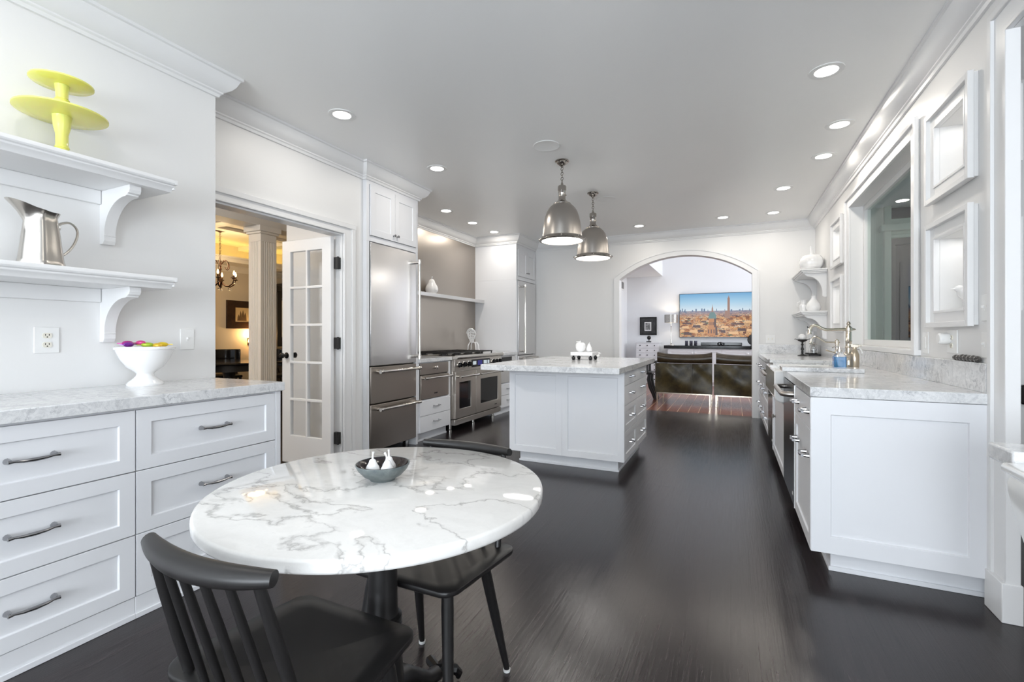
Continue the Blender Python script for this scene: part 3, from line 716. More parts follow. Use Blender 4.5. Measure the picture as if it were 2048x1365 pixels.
# tall cabinet round the refrigerator
c = thing('tall_cabinet', 'white tall cabinet with two small doors above the near refrigerator', 'cabinet', (-3.42,3.755,0), 0, 'tall refrigerator cabinets')
MB().box(-3.798,3.362,0,XF,3.400,2.05).box(-3.798,4.112,0,XF,4.148,2.05).box(-3.798,3.362,2.05,XF,4.148,ZC-.002).build('carcass', CAB, c, bev=.002)
for a,b,k in ((3.405,3.7545,3.73),(3.7575,4.107,3.782)):
    d = MB(MF).shaker(a,b,2.104,2.575,.014,.062,.008).build('door', CAB, c, bev=.001)
    MB(MF).box(a-.002,.0,2.101,b+.002,.0012,2.578).build('reveal', SLOT, c, smooth=False)
    knob(MF, k, 2.155, .014, d, .013)
c = thing('refrigerator', 'stainless refrigerator with long bar handle and two freezer drawers beside the glass door', 'refrigerator', (-3.42,3.755,0))
MB().box(-3.79,3.402,.10,XF-.03,4.110,2.045).build('cabinet', SLOT, c, smooth=False)
MB().box(-3.7,3.46,0,-3.62,3.52,.10).box(-3.7,4.0,0,-3.62,4.06,.10).box(-3.16,3.46,0,-3.12,3.50,.10).box(-3.16,4.03,0,-3.12,4.07,.10).build('foot', STEEL, c)
d = bowed(3.410,4.104,.882,2.038,.010).build('door', STEEL, c, bev=.004)
bar(MF, .93, 1.955, 4.075, .012, d, .012, .065, vert=True)
for z0,z1 in ((.526,.870),(.085,.514)):
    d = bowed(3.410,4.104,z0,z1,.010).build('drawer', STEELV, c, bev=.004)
    bar(MF, 3.48, 4.085, z1-.045, .014, d, .014, .060)
# base cabinet left of the range with warming drawer
def base_unit(label, y0, y1):
    c = thing('base_cabinet', label, 'cabinet', (-3.42,(y0+y1)/2,0), 0, 'white base cabinets beside the range')
    MB().box(-3.79,y0,.105,XF,y0+.022,.870).box(-3.79,y1-.06,.105,XF,y1,.870).box(-3.79,y0+.022,.105,XF,y1-.06,.462).box(-3.79,y0+.022,.862,XF,y1-.06,.870).box(-3.79,y0+.0,.0,-3.115,y1-.0,.105).box(-3.115,y0,0,-3.105,y1,.02).build('carcass', CAB, c, bev=.002)
    for a,b in ((.110,.284),(.290,.442)):
        d = MB(MF).box(y0+.012,.0,a,y1-.03,.018,b).build('drawer', CAB, c, bev=.0015)
        pull(MF, (y0+y1)/2-.01, (a+b)/2+.012, .018, .10, d, .005, .026)
    return c
base_unit('white two-drawer base cabinet left of the range, beside the refrigerator', 4.152, 4.795)
c = thing('warming_drawer', 'stainless warming drawer with a knob panel, left of the range', 'appliance', (-3.3,4.43,.47))
MB().box(-3.6,4.18,.47,XF-.002,4.728,.860).build('housing', SLOT, c, smooth=False)
p = MB(MF).box(4.182,-.001,.740,4.728,.014,.860).build('control_panel', STEELV, c, bev=.002)
knob(MF, 4.46, .806, .014, p, .020, NICKEL)
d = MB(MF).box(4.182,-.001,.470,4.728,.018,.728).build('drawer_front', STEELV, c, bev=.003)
bar(MF, 4.21, 4.725, .700, .018, d, .011, .045)
lg = MB(MF); 
for i in range(6): lg.box(4.43+i*.011,.0175,.512+(.003 if i%2 else 0),4.438+i*.011,.0192,.528-(.004 if i in (1,3) else 0))
lg.build('badge', IRON, d, smooth=False)
def slab_top(label, x0,y0,x1,y1, z0=.874): return tag(MB().box(x0,y0,z0,x1,y1,.915).build('countertop', CARRARA, bev=.003), label, 'countertop')
slab_top('small marble countertop between the refrigerator and the range', -3.785,4.152,-3.025,4.797)
# range
c = thing('range', 'wide stainless gas range with two ovens on short legs', 'range', (-3.42,5.42,0))
ry0, ry1 = 4.802, 6.045; MR = frame((-3.03,0,0),(0,1,0),(1,0,0))
MB().box(-3.78,ry0+.005,.16,-3.03,ry1-.005,.90).build('body', RANGEST, c, bev=.003)
MB(MR).box(ry0,-.01,.738,ry1,.038,.880).build('control_panel', RANGEST, c, bev=.003)
b = MB(MR); b.tube([(ry0,.052,.905),(ry0+.05,.052,.905),(ry1-.05,.052,.905),(ry1,.052,.905)],[.026,.024,.024,.026],16); b.box(ry0,-.3,.885,ry1,.05,.918)
b.build('bullnose', NICKEL, c)
for y in (4.895,5.005,5.115,5.79,5.88,5.97):
    k = MB(MR).tube([(y,.038,.812),(y,.046,.812),(y,.048,.812)],[.038,.038,.034],20).build('knob', NICKEL, c)
    MB(MR).tube([(y,.047,.812),(y,.075,.812),(y,.080,.812)],[.030,.027,.022],20).box(y-.005,.079,.788,y+.005,.084,.836).build('knob_cap', BLACKG, k)
d = MB(MR).box(5.20,.036,.765,5.69,.044,.862).build('display', GLASSBLK, c, bev=.002)
LCD = mat('lcd_segment', (.55,.62,.66), .4, emit=(.65,.75,.8), estr=.35); LCDB = mat('lcd_blue', (.02,.02,.12), .3, emit=(.03,.03,.25), estr=.4)
for a,e in ((5.225,5.31),(5.51,5.60),(5.62,5.67)): MB(MR).box(a,.043,.795,e,.0455,.840).build('screen', LCD, d, smooth=False)
MB(MR).box(5.35,.043,.785,5.47,.0455,.845).build('screen', LCDB, d, smooth=False)
for a,e,wa,we,ha,he in ((ry0+.006,5.300,4.895,5.175,4.84,5.28),(5.308,ry1-.004,5.43,5.93,5.33,5.98)):
    d = MB(MR).gridwall('y',0,.045,a,e,.165,.728,[(wa,we,.275,.600)]).build('oven_door', RANGEST, c, bev=.003)
    MB(MR).box(wa-.004,.012,.271,we+.004,.036,.604).build('oven_window', GLASSBLK, d, smooth=False)
    bar(MR, ha, he, .672, .045, d, .012, .055)
bd = MB(MR)
for i in range(7): bd.box(5.83+i*.010,.0445,.207+(.004 if i%3 else 0),5.837+i*.010,.0462,.220)
bd.build('badge', IRON, d, smooth=False)
MB(MR).box(ry0+.004,-.02,.085,ry1-.004,.035,.152).build('kick_panel', RANGEST, c, bev=.003)
for y in (4.86,5.42,5.98):
    for x in (-3.10,-3.68): MB().tube([(x,y,0),(x,y,.02),(x,y,.025),(x,y,.16)],[.024,.024,.018,.018],14).build('leg', NICKEL, c)
for i in range(4):
    a = ry0+.03+i*.296; e = a+.29; b = MB()
    for x in (-3.72,-3.42,-3.12): b.box(x-.007,a,.945,x+.007,e,.960)
    for y in (a+.007,(a+e)/2,e-.007): b.box(-3.72,y-.006,.945,-3.12,y+.006,.960)
    for x in (-3.715,-3.125):
        for y in (a+.01,e-.01): b.box(x-.007,y-.007,.918,x+.007,y+.007,.946)
    b.build('grate', IRON, c, bev=.002)
    for x in (-3.57,-3.27): MB().lathe([(0,.918),(.055,.918),(.055,.926),(.035,.930),(.035,.938),(0,.940)],(x,(a+e)/2,0),18).build('burner', IRON, c)
# right of the range
base_unit('white two-drawer base cabinet right of the range, behind the island', 6.050, 6.698)
c = thing('microwave_drawer', 'stainless microwave drawer with dark display, right of the range', 'appliance', (-3.3,6.36,.47))
MB().box(-3.6,6.08,.47,XF-.002,6.635,.860).build('housing', SLOT, c, smooth=False)
p = MB(MF).box(6.080,-.001,.770,6.635,.014,.860).build('control_panel', STEEL, c, bev=.002)
MB(MF).box(6.16,.013,.788,6.50,.017,.850).build('display', GLASSBLK, p, smooth=False)
MB(MF).box(6.080,-.001,.470,6.635,.020,.764).build('drawer_front', STEEL, c, bev=.003)
slab_top('small marble countertop between the range and the far tall cabinet', -3.785,6.050,-3.025,6.698)
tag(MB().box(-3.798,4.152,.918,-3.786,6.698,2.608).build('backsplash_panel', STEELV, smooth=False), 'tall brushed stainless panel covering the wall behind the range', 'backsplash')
tag(MB().box(-3.786,4.153,1.690,-3.615,6.697,1.738).build('ledge_shelf', STEEL, bev=.002), 'long stainless ledge shelf across the wall above the range', 'shelf')
def pear(name, label, x, y, z, r, h, stem_h, lean=0, m=CERAM, cat='ornament', group=None):
    c = thing(name, label, cat, (x,y,z), 0, group)
    MB().lathe([(0,0),(r*.55,0),(r*.8,h*.06),(r*.97,h*.2),(r,h*.34),(r*.9,h*.5),(r*.66,h*.66),(r*.52,h*.78),(r*.46,h*.88),(r*.33,h*.96),(r*.12,h),(0,h*.985)],(x,y,z),28).build('pear_body', m, c)
    MB().tube([(x,y,z+h*.97),(x+lean*.4,y,z+h+stem_h*.6),(x+lean,y,z+h+stem_h)],[r*.07+.0015,r*.06+.001,r*.09+.0015],8).build('stem', m, c)
    return c
pear('pear_figurine', 'large white ceramic pear on the stainless ledge above the range', -3.70, 5.345, 1.738, .088, .20, .035, .012)
# miniature ornate chair
c = thing('miniature_chair', 'small white openwork metal chair ornament on the counter right of the range', 'ornament', (-3.56,6.24,.916))
Mx = Matrix.Translation((-3.56,6.24,.916)) @ Matrix.Rotation(math.radians(8),4,'Z')
b = MB(Mx)
b.prism([(math.cos(2*PI*i/16)*.062, math.sin(2*PI*i/16)*.062) for i in range(16)], .145, .155, 'z')
b.build('seat', CERAM, c)
b = MB(Mx)
for i in range(9):
    a = PI*i/8
oval = [(-.072*math.cos(PI*2*i/24)*(1 if math.sin(PI*2*i/24) > 0 else .8), .27+.085*math.sin(PI*2*i/24)) for i in range(25)]
b.tube([(p[0],-.055-(p[1]-.15)*.25,p[1]) for p in oval], .009, 8)
for s in (-.04,-.013,.013,.04): b.tube([(s*.6,-.055,.155),(s,-.075,.23),(s*1.1,-.09,.34-abs(s)*.5)],.0095,6)
for zz in (.21,.25,.29,.325): b.tube([(-.062+abs(zz-.27)*.2,-.055-(zz-.15)*.25,zz),(0,-.055-(zz-.15)*.25,zz+.012),(.062-abs(zz-.27)*.2,-.055-(zz-.15)*.25,zz)],.009,6)
b.build('backrest', CERAM, c)
for sx_,sy_ in ((-1,-1),(1,-1),(-1,1),(1,1)):
    MB(Mx).tube([(sx_*.042,sy_*.042,.148),(sx_*.060,sy_*.060,.10),(sx_*.062,sy_*.062,.05),(sx_*.082,sy_*.082,0)],[.009,.008,.006,.007],8).build('leg', CERAM, c)
# far tall cabinet + column refrigerator
c = thing('tall_cabinet', 'white tall cabinet around the far column refrigerator beside the arch wall', 'cabinet', (-3.42,7.1,0), 0, 'tall refrigerator cabinets')
MB().box(-3.798,6.702,0,XF,6.748,2.05).box(-3.798,7.462,0,XF,7.498,2.05).box(-3.798,6.702,2.05,XF,7.498,ZC-.002).build('carcass', CAB, c, bev=.002)
for a,b_,k in ((6.755,7.1035,7.075),(7.1065,7.455,7.135)):
    d = MB(MF).shaker(a,b_,2.112,2.535,.014,.062,.008).build('door', CAB, c, bev=.001)
    MB(MF).box(a-.002,.0,2.109,b_+.002,.0012,2.538).build('reveal', SLOT, c, smooth=False)
    knob(MF, k, 2.185, .014, d, .013)
c = thing('refrigerator', 'narrow stainless column refrigerator with long handle beside the arch wall', 'refrigerator', (-3.42,7.1,0))
MB().box(-3.79,6.752,.10,XF-.03,7.458,2.045).build('cabinet', SLOT, c, smooth=False)
MB().box(-3.7,6.82,0,-3.62,6.88,.10).box(-3.16,6.82,0,-3.12,6.86,.10).box(-3.16,7.36,0,-3.12,7.40,.10).build('foot', STEEL, c)
d = MB(MF).box(6.756,-.03,.862,7.454,.018,2.040).build('door', STEEL, c, bev=.004)
bar(MF, .90, 1.97, 6.86, .018, d, .012, .065, vert=True)
for z0,z1 in ((.485,.852),(.085,.475)):
    d = MB(MF).box(6.756,-.03,z0,7.454,.018,z1).build('drawer', STEEL, c, bev=.004)
    bar(MF, 6.83, 7.40, z1-.045, .018, d, .014, .060)

# ================================================================== ISLAND
ix0, ix1, iy0, iy1 = -1.86, -.825, 3.953, 5.06
c = thing('kitchen_island', 'white kitchen island with paneled end and eight drawers', 'island', ((ix0+ix1)/2,(iy0+iy1)/2,0))
MB().box(ix0,iy0,.11,ix1,iy1,.865).build('carcass', CAB, c, smooth=False)
MI = frame((0,iy0,0),(1,0,0),(0,-1,0))
b = MB(MI); xm = -1.352
b.shaker(ix0,xm,.108,.865,.02,.055,.009).shaker(xm,ix1+.02,.108,.865,.02,.055,.009)
b.build('end_panel', CAB, c, bev=.0012)
MB().box(ix0+.07,iy0+.07,0,ix1-.05,iy1-.07,.11).box(ix0+.062,iy0+.062,0,ix1-.042,iy1-.062,.018).build('toe_kick', CAB, c, bev=.002)
MIR = frame((ix1,0,0),(0,1,0),(1,0,0))
ym = 4.49
for a,e in ((iy0+.002,ym-.002),(ym+.002,iy1-.002)):
    for z0,z1,sh in ((.746,.862,0),(.578,.742,0),(.358,.574,1),(.113,.354,1)):
        b = MB(MIR)
        if sh: b.shaker(a,e,z0,z1,.02,.05,.009)
        else: b.box(a,0,z0,e,.02,z1)
        d = b.build('drawer', CAB, c, bev=.0012)
        pull(MIR, (a+e)/2, (z0+z1)/2+.005, .02, .11, d, .0055, .028)
tag(MB().box(-1.985,3.605,.866,-.775,5.42,.915).build('countertop', CARRARA, bev=.004), 'large square-edged marble countertop overhanging the kitchen island', 'countertop')
c = thing('footed_tray', 'white slab tray on black ball feet at the middle of the island top', 'tray', (-1.385,4.76,.915))
MB().box(-1.50,4.64,.962,-1.27,4.88,.998).build('slab', CERAM, c, bev=.004)
for x in (-1.475,-1.295):
    for y in (4.665,4.855): MB().lathe([(0,.915),(.012,.915),(.020,.930),(.019,.945),(.008,.952),(.012,.962),(0,.962)],(x,y,0),14).build('foot', BLACKG, c)
c = thing('ceramic_apple', 'round white ceramic apple with a leaf on the footed island tray', 'ornament', (-1.425,4.75,.998))
MB().lathe([(0,.0),(.025,.0),(.045,.018),(.054,.048),(.050,.078),(.034,.096),(.015,.098),(0,.090)],(-1.425,4.75,.998),24).build('apple_body', CERAM, c)
MB().tube([(-1.425,4.75,1.09),(-1.430,4.75,1.115)],.004,6).ball((-1.448,4.75,1.100),(.026,.012,.006),12,6).build('leaf', CERAM, c)
pear('ceramic_pear', 'white ceramic pear beside the apple on the footed island tray', -1.345, 4.79, .998, .030, .085, .012, .006)
c = thing('bird_figurine', 'tiny white bird figurine on the island top, right of the footed tray', 'ornament', (-1.335,5.08,.915))
MB().ball((-1.335,5.08,.945),(.030,.018,.022),14,8).ball((-1.312,5.08,.972),(.014,.012,.012),12,8).tube([(-1.355,5.08,.950),(-1.385,5.08,.965)],[.010,.005],8).tube([(-1.300,5.08,.972),(-1.288,5.08,.970)],[.004,.001],6).lathe([(0,0),(.014,0),(.012,.012),(.006,.025),(0,.028)],(-1.335,5.08,.915),12).build('bird_body', CERAM, c)

# ================================================================== CEILING LIGHTS
def downlight(label, x, y, first=[]):
    if not first:
        c = thing('recessed_light', label, 'light', (0,0,0), 0, 'recessed ceiling lights')
        MB().lathe([(.062,-.004),(.075,-.006),(.092,-.004),(.094,0),(.062,0),(.060,.012)],(0,0,0),32).build('trim_ring', PLAST, c, local=True)
        MB().lathe([(0,-.001),(.061,-.001),(.061,-.0005),(0,-.0005)],(0,0,0),28).build('lens', LIT, c, local=True)
        first.append(c)
    else: c = dup(first[0], (x,y,ZC), None, label)
    c.location = (x,y,ZC)
    l = area('downlight_lamp', (x,y,ZC-.007), (0,0,0), .122, .122, RECESS_W, (1,.93,.84), 'DISK')
    return c
for lab,x,y in (
    ('recessed ceiling light nearest the shelf wall, left of centre above the double door',-2.52,2.53),
    ('recessed ceiling light just in front of the near tall cabinet crown',-2.515,3.72),
    ('recessed light over the range recess, nearest the tall refrigerator cabinet',-3.265,5.03),
    ('recessed light over the range recess, middle one of three',-3.275,5.72),
    ('recessed light over the range recess, farthest one beside the white return wall',-3.265,6.36),
    ('largest recessed ceiling light at upper right of the photo',.514,3.33),
    ('recessed ceiling light second from the camera along the window wall crown',.735,4.22),
    ('recessed ceiling light third from the camera along the window wall crown',.735,4.90),
    ('recessed ceiling light fourth from the camera on the window side',.507,5.78),
    ('recessed ceiling light near the arch wall, left of the far corner light',-.10,6.87),
    ('recessed ceiling light nearest the far right corner of the ceiling',.49,6.88),
    ('recessed ceiling light above the left shoulder of the arch',-1.20,6.90)): downlight(lab, x, y)
for i,(x,y) in enumerate(((-2.1,.6),(.1,.9),(-1.0,-1.2))):
    area('downlight_lamp', (x,y,ZC-.007), (0,0,0), .122, .122, RECESS_W*.8, (1,.93,.84), 'DISK')
    struct(MB().lathe([(0,ZC-.003),(.061,ZC-.003),(.075,ZC-.006),(.092,ZC-.004),(.094,ZC),(0,ZC)],(x,y,0),28).build('trim_%d'%(17+i), PLAST))
for lab,x,y in (('round white ceiling speaker left of the near pendant canopy',-1.388,3.654),('round white ceiling speaker right of the far pendant canopy',-1.308,5.37)):
    c = thing('ceiling_speaker', lab, 'speaker', (x,y,ZC), 0, 'ceiling speakers')
    MB().lathe([(.105,0),(.112,-.004),(.108,-.007),(.100,-.005),(0,-.005),(0,0)],(x,y,ZC),36).build('grille', CEIL, c)
# pendants
def pendant(label, x, y):
    c = thing('pendant_light', label, 'pendant light', (0,0,0), 0, 'dome pendant lights')
    z = ZC
    MB().lathe([(0,0),(.062,0),(.064,-.006),(.060,-.012),(.050,-.016),(.046,-.026),(.026,-.040),(.014,-.050),(.010,-.058),(0,-.060)],(0,0,z),28).build('canopy', PENDM, c, local=True)
    b = MB()
    for i in range(6): b.torus((0,0,z-.072-i*.0225),.0135,.0032,(1,0,0) if i%2 else (0,1,0),12,6,.85)
    b.tube([(0,0,z-.055),(0,0,z-.215)],.0022,6)
    b.build('chain', PENDM, c, local=True)
    zr = 2.022
    MB().lathe([(0,2.545),(.010,2.545),(.012,2.530),(.018,2.522),(.034,2.518),(.038,2.512),(.038,2.474),(.035,2.470),(.034,2.458),(.032,2.455),(.032,2.400),(.040,2.385),(.052,2.372),(.070,2.362),(.080,2.356),(.080,2.348),(0,2.348)],(0,0,0),32).build('socket_neck', PENDM, c, local=True)
    for s in range(3):
        a = 2*PI*s/3+.5
        MB().cyl((.028*math.cos(a),.028*math.sin(a),2.435),(.040*math.cos(a),.040*math.sin(a),2.435),.006,n=10).build('thumb_screw', PENDM, c, local=True)
    dome = [(.070,2.352),(.092,2.342),(.116,2.318),(.136,2.285),(.152,2.240),(.163,2.190),(.171,2.130),(.176,2.075),(.178,2.052)]
    MB().lathe(dome+[(r-.003,zz) for r,zz in reversed(dome)],(0,0,0),56).build('shade', SATIN, c, local=True)
    rim = MB().lathe([(.168,2.056),(.184,2.056),(.188,2.050),(.192,2.040),(.206,2.034),(.208,2.026),(.204,2.020),(.184,2.018),(.184,2.030),(.168,2.036)],(0,0,0),56).build('rim', PENDM, c, local=True)
    for k in range(8):
        a = 2*PI*k/8+.3
        MB().ball((.206*math.cos(a),.206*math.sin(a),2.040),.0085,10,6).build('rim_screw', PENDM, rim, local=True)
    MB().lathe([(0,2.016),(.10,2.018),(.184,2.024),(.184,2.028),(0,2.028)],(0,0,0),48).build('diffuser', DIFF, c, local=True)
    MB().cyl((0,0,2.004),(0,0,2.017),.004,n=8).build('finial', PENDM, c, local=True)
    c.location = (x,y,0)
    area('pendant_lamp', (x,y,2.014), (0,0,0), .36, .36, PENDANT_W, (1,.96,.90), 'DISK')
    return c
p = pendant('brushed nickel dome pendant nearer the camera, over the island', -1.384, 4.037)
dup(p, (-1.384,5.085,0), None, 'brushed nickel dome pendant farther from the camera, over the island')
area('pendant_lamp', (-1.384,5.085,2.014), (0,0,0), .36, .36, PENDANT_W, (1,.96,.90), 'DISK')
# small lamps in the wall niches
for a,b_ in NY:
    for c_,d_ in NZ:
        area('niche_lamp', (1.115,(a+b_)/2,d_-.004), (0,0,0), .09, .25, .36, (1,.98,.95))

# ================================================================== RIGHT RUN: cabinets, dishwashers, sink, counter
xf = .372
MW = frame((xf,0,0),(0,1,0),(-1,0,0))
def rfront(y0,y1,z0,z1,par,sh=True,name='drawer'):
    b = MB(MW)
    if sh: b.shaker(y0,y1,z0,z1,.02,.058,.009)
    else: b.box(y0,0,z0,y1,.02,z1)
    return b.build(name, CAB, par, bev=.0012)
def carc(c, y0, y1, toe0=None, z1=.865):
    MB().box(xf,y0,.11,XR-.004,y1,z1).build('carcass', CAB, c, smooth=False)
    MB().box(xf+.075,y0 if toe0 is None else toe0,0,XR-.004,y1,.11).box(xf+.066,y0 if toe0 is None else toe0-.009,0,xf+.075,y1,.02).build('toe_kick', CAB, c, bev=.002)
c = thing('base_cabinet', 'white end cabinet with big recessed side panel and two deep drawers under the right counter', 'cabinet', (.7,3.02,0))
carc(c, 2.725, 3.325, 2.80)
ME = frame((0,2.725,0),(1,0,0),(0,-1,0))
MB(ME).shaker(xf-.018,XR-.004,.112,.865,.02,.082,.010).build('side_panel', CAB, c, bev=.0012)
MB().box(xf+.075,2.788,0,XR-.004,2.80,.11).box(xf+.066,2.779,0,XR-.004,2.80,.022).build('plinth', CAB, c, bev=.002)
for z0,z1,sh in ((.705,.858,False),(.113,.701,True)):
    d = rfront(2.712,3.322,z0,z1,c,sh)
    for u in (2.80,3.18): pull(MW, u, .785 if not sh else .566, .02, .10, d, .006, .030)
def dishwasher(label, y0, y1):
    c = thing('dishwasher', label, 'dishwasher', (.7,(y0+y1)/2,0), 0, 'black dishwashers')
    MB().box(xf+.01,y0+.004,.10,XR-.01,y1-.004,.862).build('tub', BLACK, c, smooth=False)
    d = MB(MW).box(y0+.004,-.01,.115,y1-.004,.022,.860).build('door', DWBLK, c, bev=.003)
    MB(MW).box(y0+.002,-.01,.11,y0+.012,.0235,.862).build('edge_trim', STEEL, d)
    b = MB(MW); a,e = y0+.06,y1-.06
    b.tube([(a,.02,.80),(a,.05,.80),(a+.012,.072,.80),(a+.035,.080,.80),(e-.035,.080,.80),(e-.012,.072,.80),(e,.05,.80),(e,.02,.80)],.0165,14)
    b.build('handle', SATIN, d)
    b = MB(MW).box(y0+.075,.0215,.168,y0+.082,.0228,.190)
    b.box(y0+.088,.0215,.168,y0+.12,.0228,.174).box(y0+.088,.0215,.180,y0+.11,.0228,.186)
    b.build('badge', PLAST, d, smooth=False)
    MB().box(xf+.06,y0+.004,0,xf+.08,y1-.004,.10).build('toe_kick', BLACK, c, smooth=False)
    return c
dishwasher('black dishwasher with curved bar handle, between the end cabinet and the farmhouse sink', 3.328, 3.985)
c = thing('base_cabinet', 'white single-door cabinet under the farmhouse sink', 'cabinet', (.7,4.47,0))
carc(c, 3.99, 4.965, None, .640)
d = rfront(3.993,4.962,.113,.655,c,True,'door')
knob(MW, 4.70, .462, .02, d, .020, SATIN)
dishwasher('black dishwasher on the far side of the farmhouse sink', 4.968, 5.578)
for y0,y1,lab in ((5.582,6.515,'white three-drawer cabinet beyond the far dishwasher'),(6.518,7.497,'white three-drawer cabinet at the arch wall end of the right counter')):
    c = thing('drawer_cabinet', lab, 'cabinet', (.7,(y0+y1)/2,0), 0, 'right wall drawer cabinets')
    carc(c, y0, y1)
    for z0,z1,sh in ((.662,.858,False),(.385,.658,True),(.113,.381,True)):
        d = rfront(y0+.002,y1-.002,z0,z1,c,sh)
        for u in ((y0+y1)/2-.235,(y0+y1)/2+.235): pull(MW, u, z1-.075 if not sh else z1-.115, .02, .10, d, .006, .030)
# farmhouse sink
def rounded(x0,x1,z0,z1,r,corners=(1,1,1,1),n=6):
    pts = []
    for (cx_,cz_,a0,k) in ((x0+r,z0+r,PI,0),(x1-r,z0+r,1.5*PI,1),(x1-r,z1-r,0,2),(x0+r,z1-r,.5*PI,3)):
        if corners[k]: pts += [(cx_+r*math.cos(a0+PI/2*i/n), cz_+r*math.sin(a0+PI/2*i/n)) for i in range(n+1)]
        else: pts.append({0:(x0,z0),1:(x1,z0),2:(x1,z1),3:(x0,z1)}[k])
    return pts
c = thing('farmhouse_sink', 'white fireclay apron-front sink set into the right marble counter', 'sink', (.6,4.47,.66))
sy0, sy1 = 3.995, 4.96
b = MB()
b.prism(rounded(.290,.36,.668,.905,.05,(1,0,0,0)), sy0, sy1, 'y')
b.box(.355,sy0,.66,.395,sy1,.905).box(.395,sy0,.66,.80,sy0+.03,.905).box(.395,sy1-.03,.66,.80,sy1,.905).box(.775,sy0+.03,.66,.80,sy1-.03,.905).box(.395,sy0+.03,.66,.775,sy1-.03,.685)
b.build('basin', FIRE, c, bev=.010)
MB().lathe([(0,.6855),(.04,.6855),(.045,.688),(.03,.690),(0,.688)],(.6,4.47,0),20).build('drain', NICKEL, c)
# counter with the sink cut-out, backsplash strips
c = thing('countertop', 'long marble countertop under the window, wrapping round the farmhouse sink', 'countertop', (.7,5.1,.867))
b = MB(); x0 = xf-.022
b.prism([(x0,2.700),(XR-.002,2.700),(XR-.002,7.498),(x0,7.498),(x0,sy1+.004),(.80,sy1+.004),(.80,sy0-.004),(x0,sy0-.004)], .867, .915, 'z')
b.build('slab', CARRARA, c, bev=.003)
MB().box(1.002,2.722,.915,XR-.002,7.476,1.043).build('backsplash', CARRARA, c, bev=.002)
MB().box(x0+.005,7.476,.915,XR-.002,7.499,1.043).build('backsplash', CARRARA, c, bev=.002)
tag(MB().box(.325,3.80,.9155,.80,3.985,.944).build('marble_board', CARRARA, bev=.002), 'raised marble board on the counter at the near side of the farmhouse sink', 'board', 'marble boards flanking the sink')
tag(MB().box(.325,4.975,.9155,.80,5.14,.944).build('marble_board', CARRARA, bev=.002), 'raised marble board on the counter at the far side of the farmhouse sink', 'board', 'marble boards flanking the sink')
# kitchen faucet
fx, fy, fz = .865, 4.62, .915
c = thing('faucet', 'tall nickel bridge faucet with long curved spout behind the farmhouse sink', 'faucet', (fx,fy,fz))
MB().lathe([(0,0),(.034,0),(.036,.006),(.028,.014),(.025,.05),(.032,.060),(.036,.085),(.032,.110),(.022,.122),(.022,.150),(.026,.155),(.022,.162),(.021,.20),(.025,.206),(.021,.213),(.021,.285),(.026,.292),(.026,.315),(.016,.325),(.010,.335),(.016,.345),(.010,.360),(.004,.368),(0,.370)],(fx,fy,fz),24).build('column', FAUCET, c)
sd = Vector((-1,-.25,0)).normalized()
sp = lambda d,z: Vector((fx,fy,fz+z))+sd*d
MB().tube(*sm([sp(-.05,.300),sp(-.03,.302),sp(.02,.303),sp(.12,.300),sp(.165,.300),(sp(.20,.312)),sp(.225,.328),sp(.25,.335),sp(.275,.325),sp(.287,.300),sp(.288,.275),sp(.288,.262)],[.006,.010,.012,.011,.012,.0125,.0125,.0125,.0125,.013,.014,.017],3),14).build('spout', FAUCET, c)
MB().tube([(fx,fy-.02,fz+.085),(fx+.01,fy-.060,fz+.085)],[.020,.018],14).ball((fx+.012,fy-.070,fz+.085),.024,14,8).tube([(fx+.012,fy-.075,fz+.10),(fx+.03,fy-.08,fz+.16),(fx+.032,fy-.08,fz+.175)],[.008,.006,.010],10).build('lever', FAUCET, c)
# filter tap
qx, qy = .80, 4.70
c = thing('filter_tap', 'small nickel filtered-water tap left of the tall faucet', 'faucet', (qx,qy,fz))
MB().lathe([(0,0),(.022,0),(.022,.006),(.013,.012),(.013,.09),(.018,.096),(.018,.125),(.012,.130),(.012,.175),(.016,.180),(.016,.21),(.008,.218),(0,.226)],(qx,qy,fz),18).build('column', FAUCET, c)
sd2 = Vector((-1,-.1,0)).normalized(); sp2 = lambda d,z: Vector((qx,qy,fz+z))+sd2*d
MB().tube(*sm([sp2(-.02,.195),sp2(.03,.195),sp2(.08,.197),sp2(.11,.215),sp2(.14,.238),sp2(.165,.240),sp2(.185,.222),sp2(.19,.195),sp2(.192,.180)],[.006,.007,.007,.007,.007,.007,.007,.0075,.012],3),12).build('spout', FAUCET, c)
MB().tube([(qx,qy-.01,fz+.11),(qx-.04,qy-.03,fz+.115),(qx-.085,qy-.045,fz+.13)],[.007,.005,.007],8).build('lever', FAUCET, c)
# soap and sprayer
c = thing('soap_bottle', 'square clear bottle of bright blue dish soap beside the faucet', 'bottle', (.758,4.36,fz))
MB().box(.722,4.324,fz+.001,.794,4.396,fz+.088).build('liquid', BLUE, c, bev=.008)
MB().prism([(.718,fz),(.798,fz),(.798,fz+.095),(.775,fz+.112),(.775,fz+.13),(.741,fz+.13),(.741,fz+.112),(.718,fz+.095)],4.320,4.400,'y').build('bottle_body', GLASS, c, bev=.006)
MB().lathe([(0,.128),(.018,.128),(.018,.145),(.006,.148),(.006,.165),(0,.165)],(.758,4.36,fz),14).tube([(.758,4.36,fz+.165),(.72,4.36,fz+.163),(.712,4.36,fz+.155)],.005,8).build('pump', NICKEL, c)
c = thing('spray_bottle', 'slim amber metallic spray bottle right of the faucet', 'bottle', (.862,4.40,fz))
MB().lathe([(0,0),(.028,0),(.030,.006),(.031,.07),(.030,.105),(.020,.135),(.014,.145),(.014,.16),(0,.16)],(.862,4.40,fz),22).build('bottle_body', CHAMP, c)
MB().box(.835,4.388,fz+.158,.885,4.412,fz+.185).box(.882,4.392,fz+.165,.905,4.408,fz+.180).build('spray_head', FAUCET, c, bev=.004)
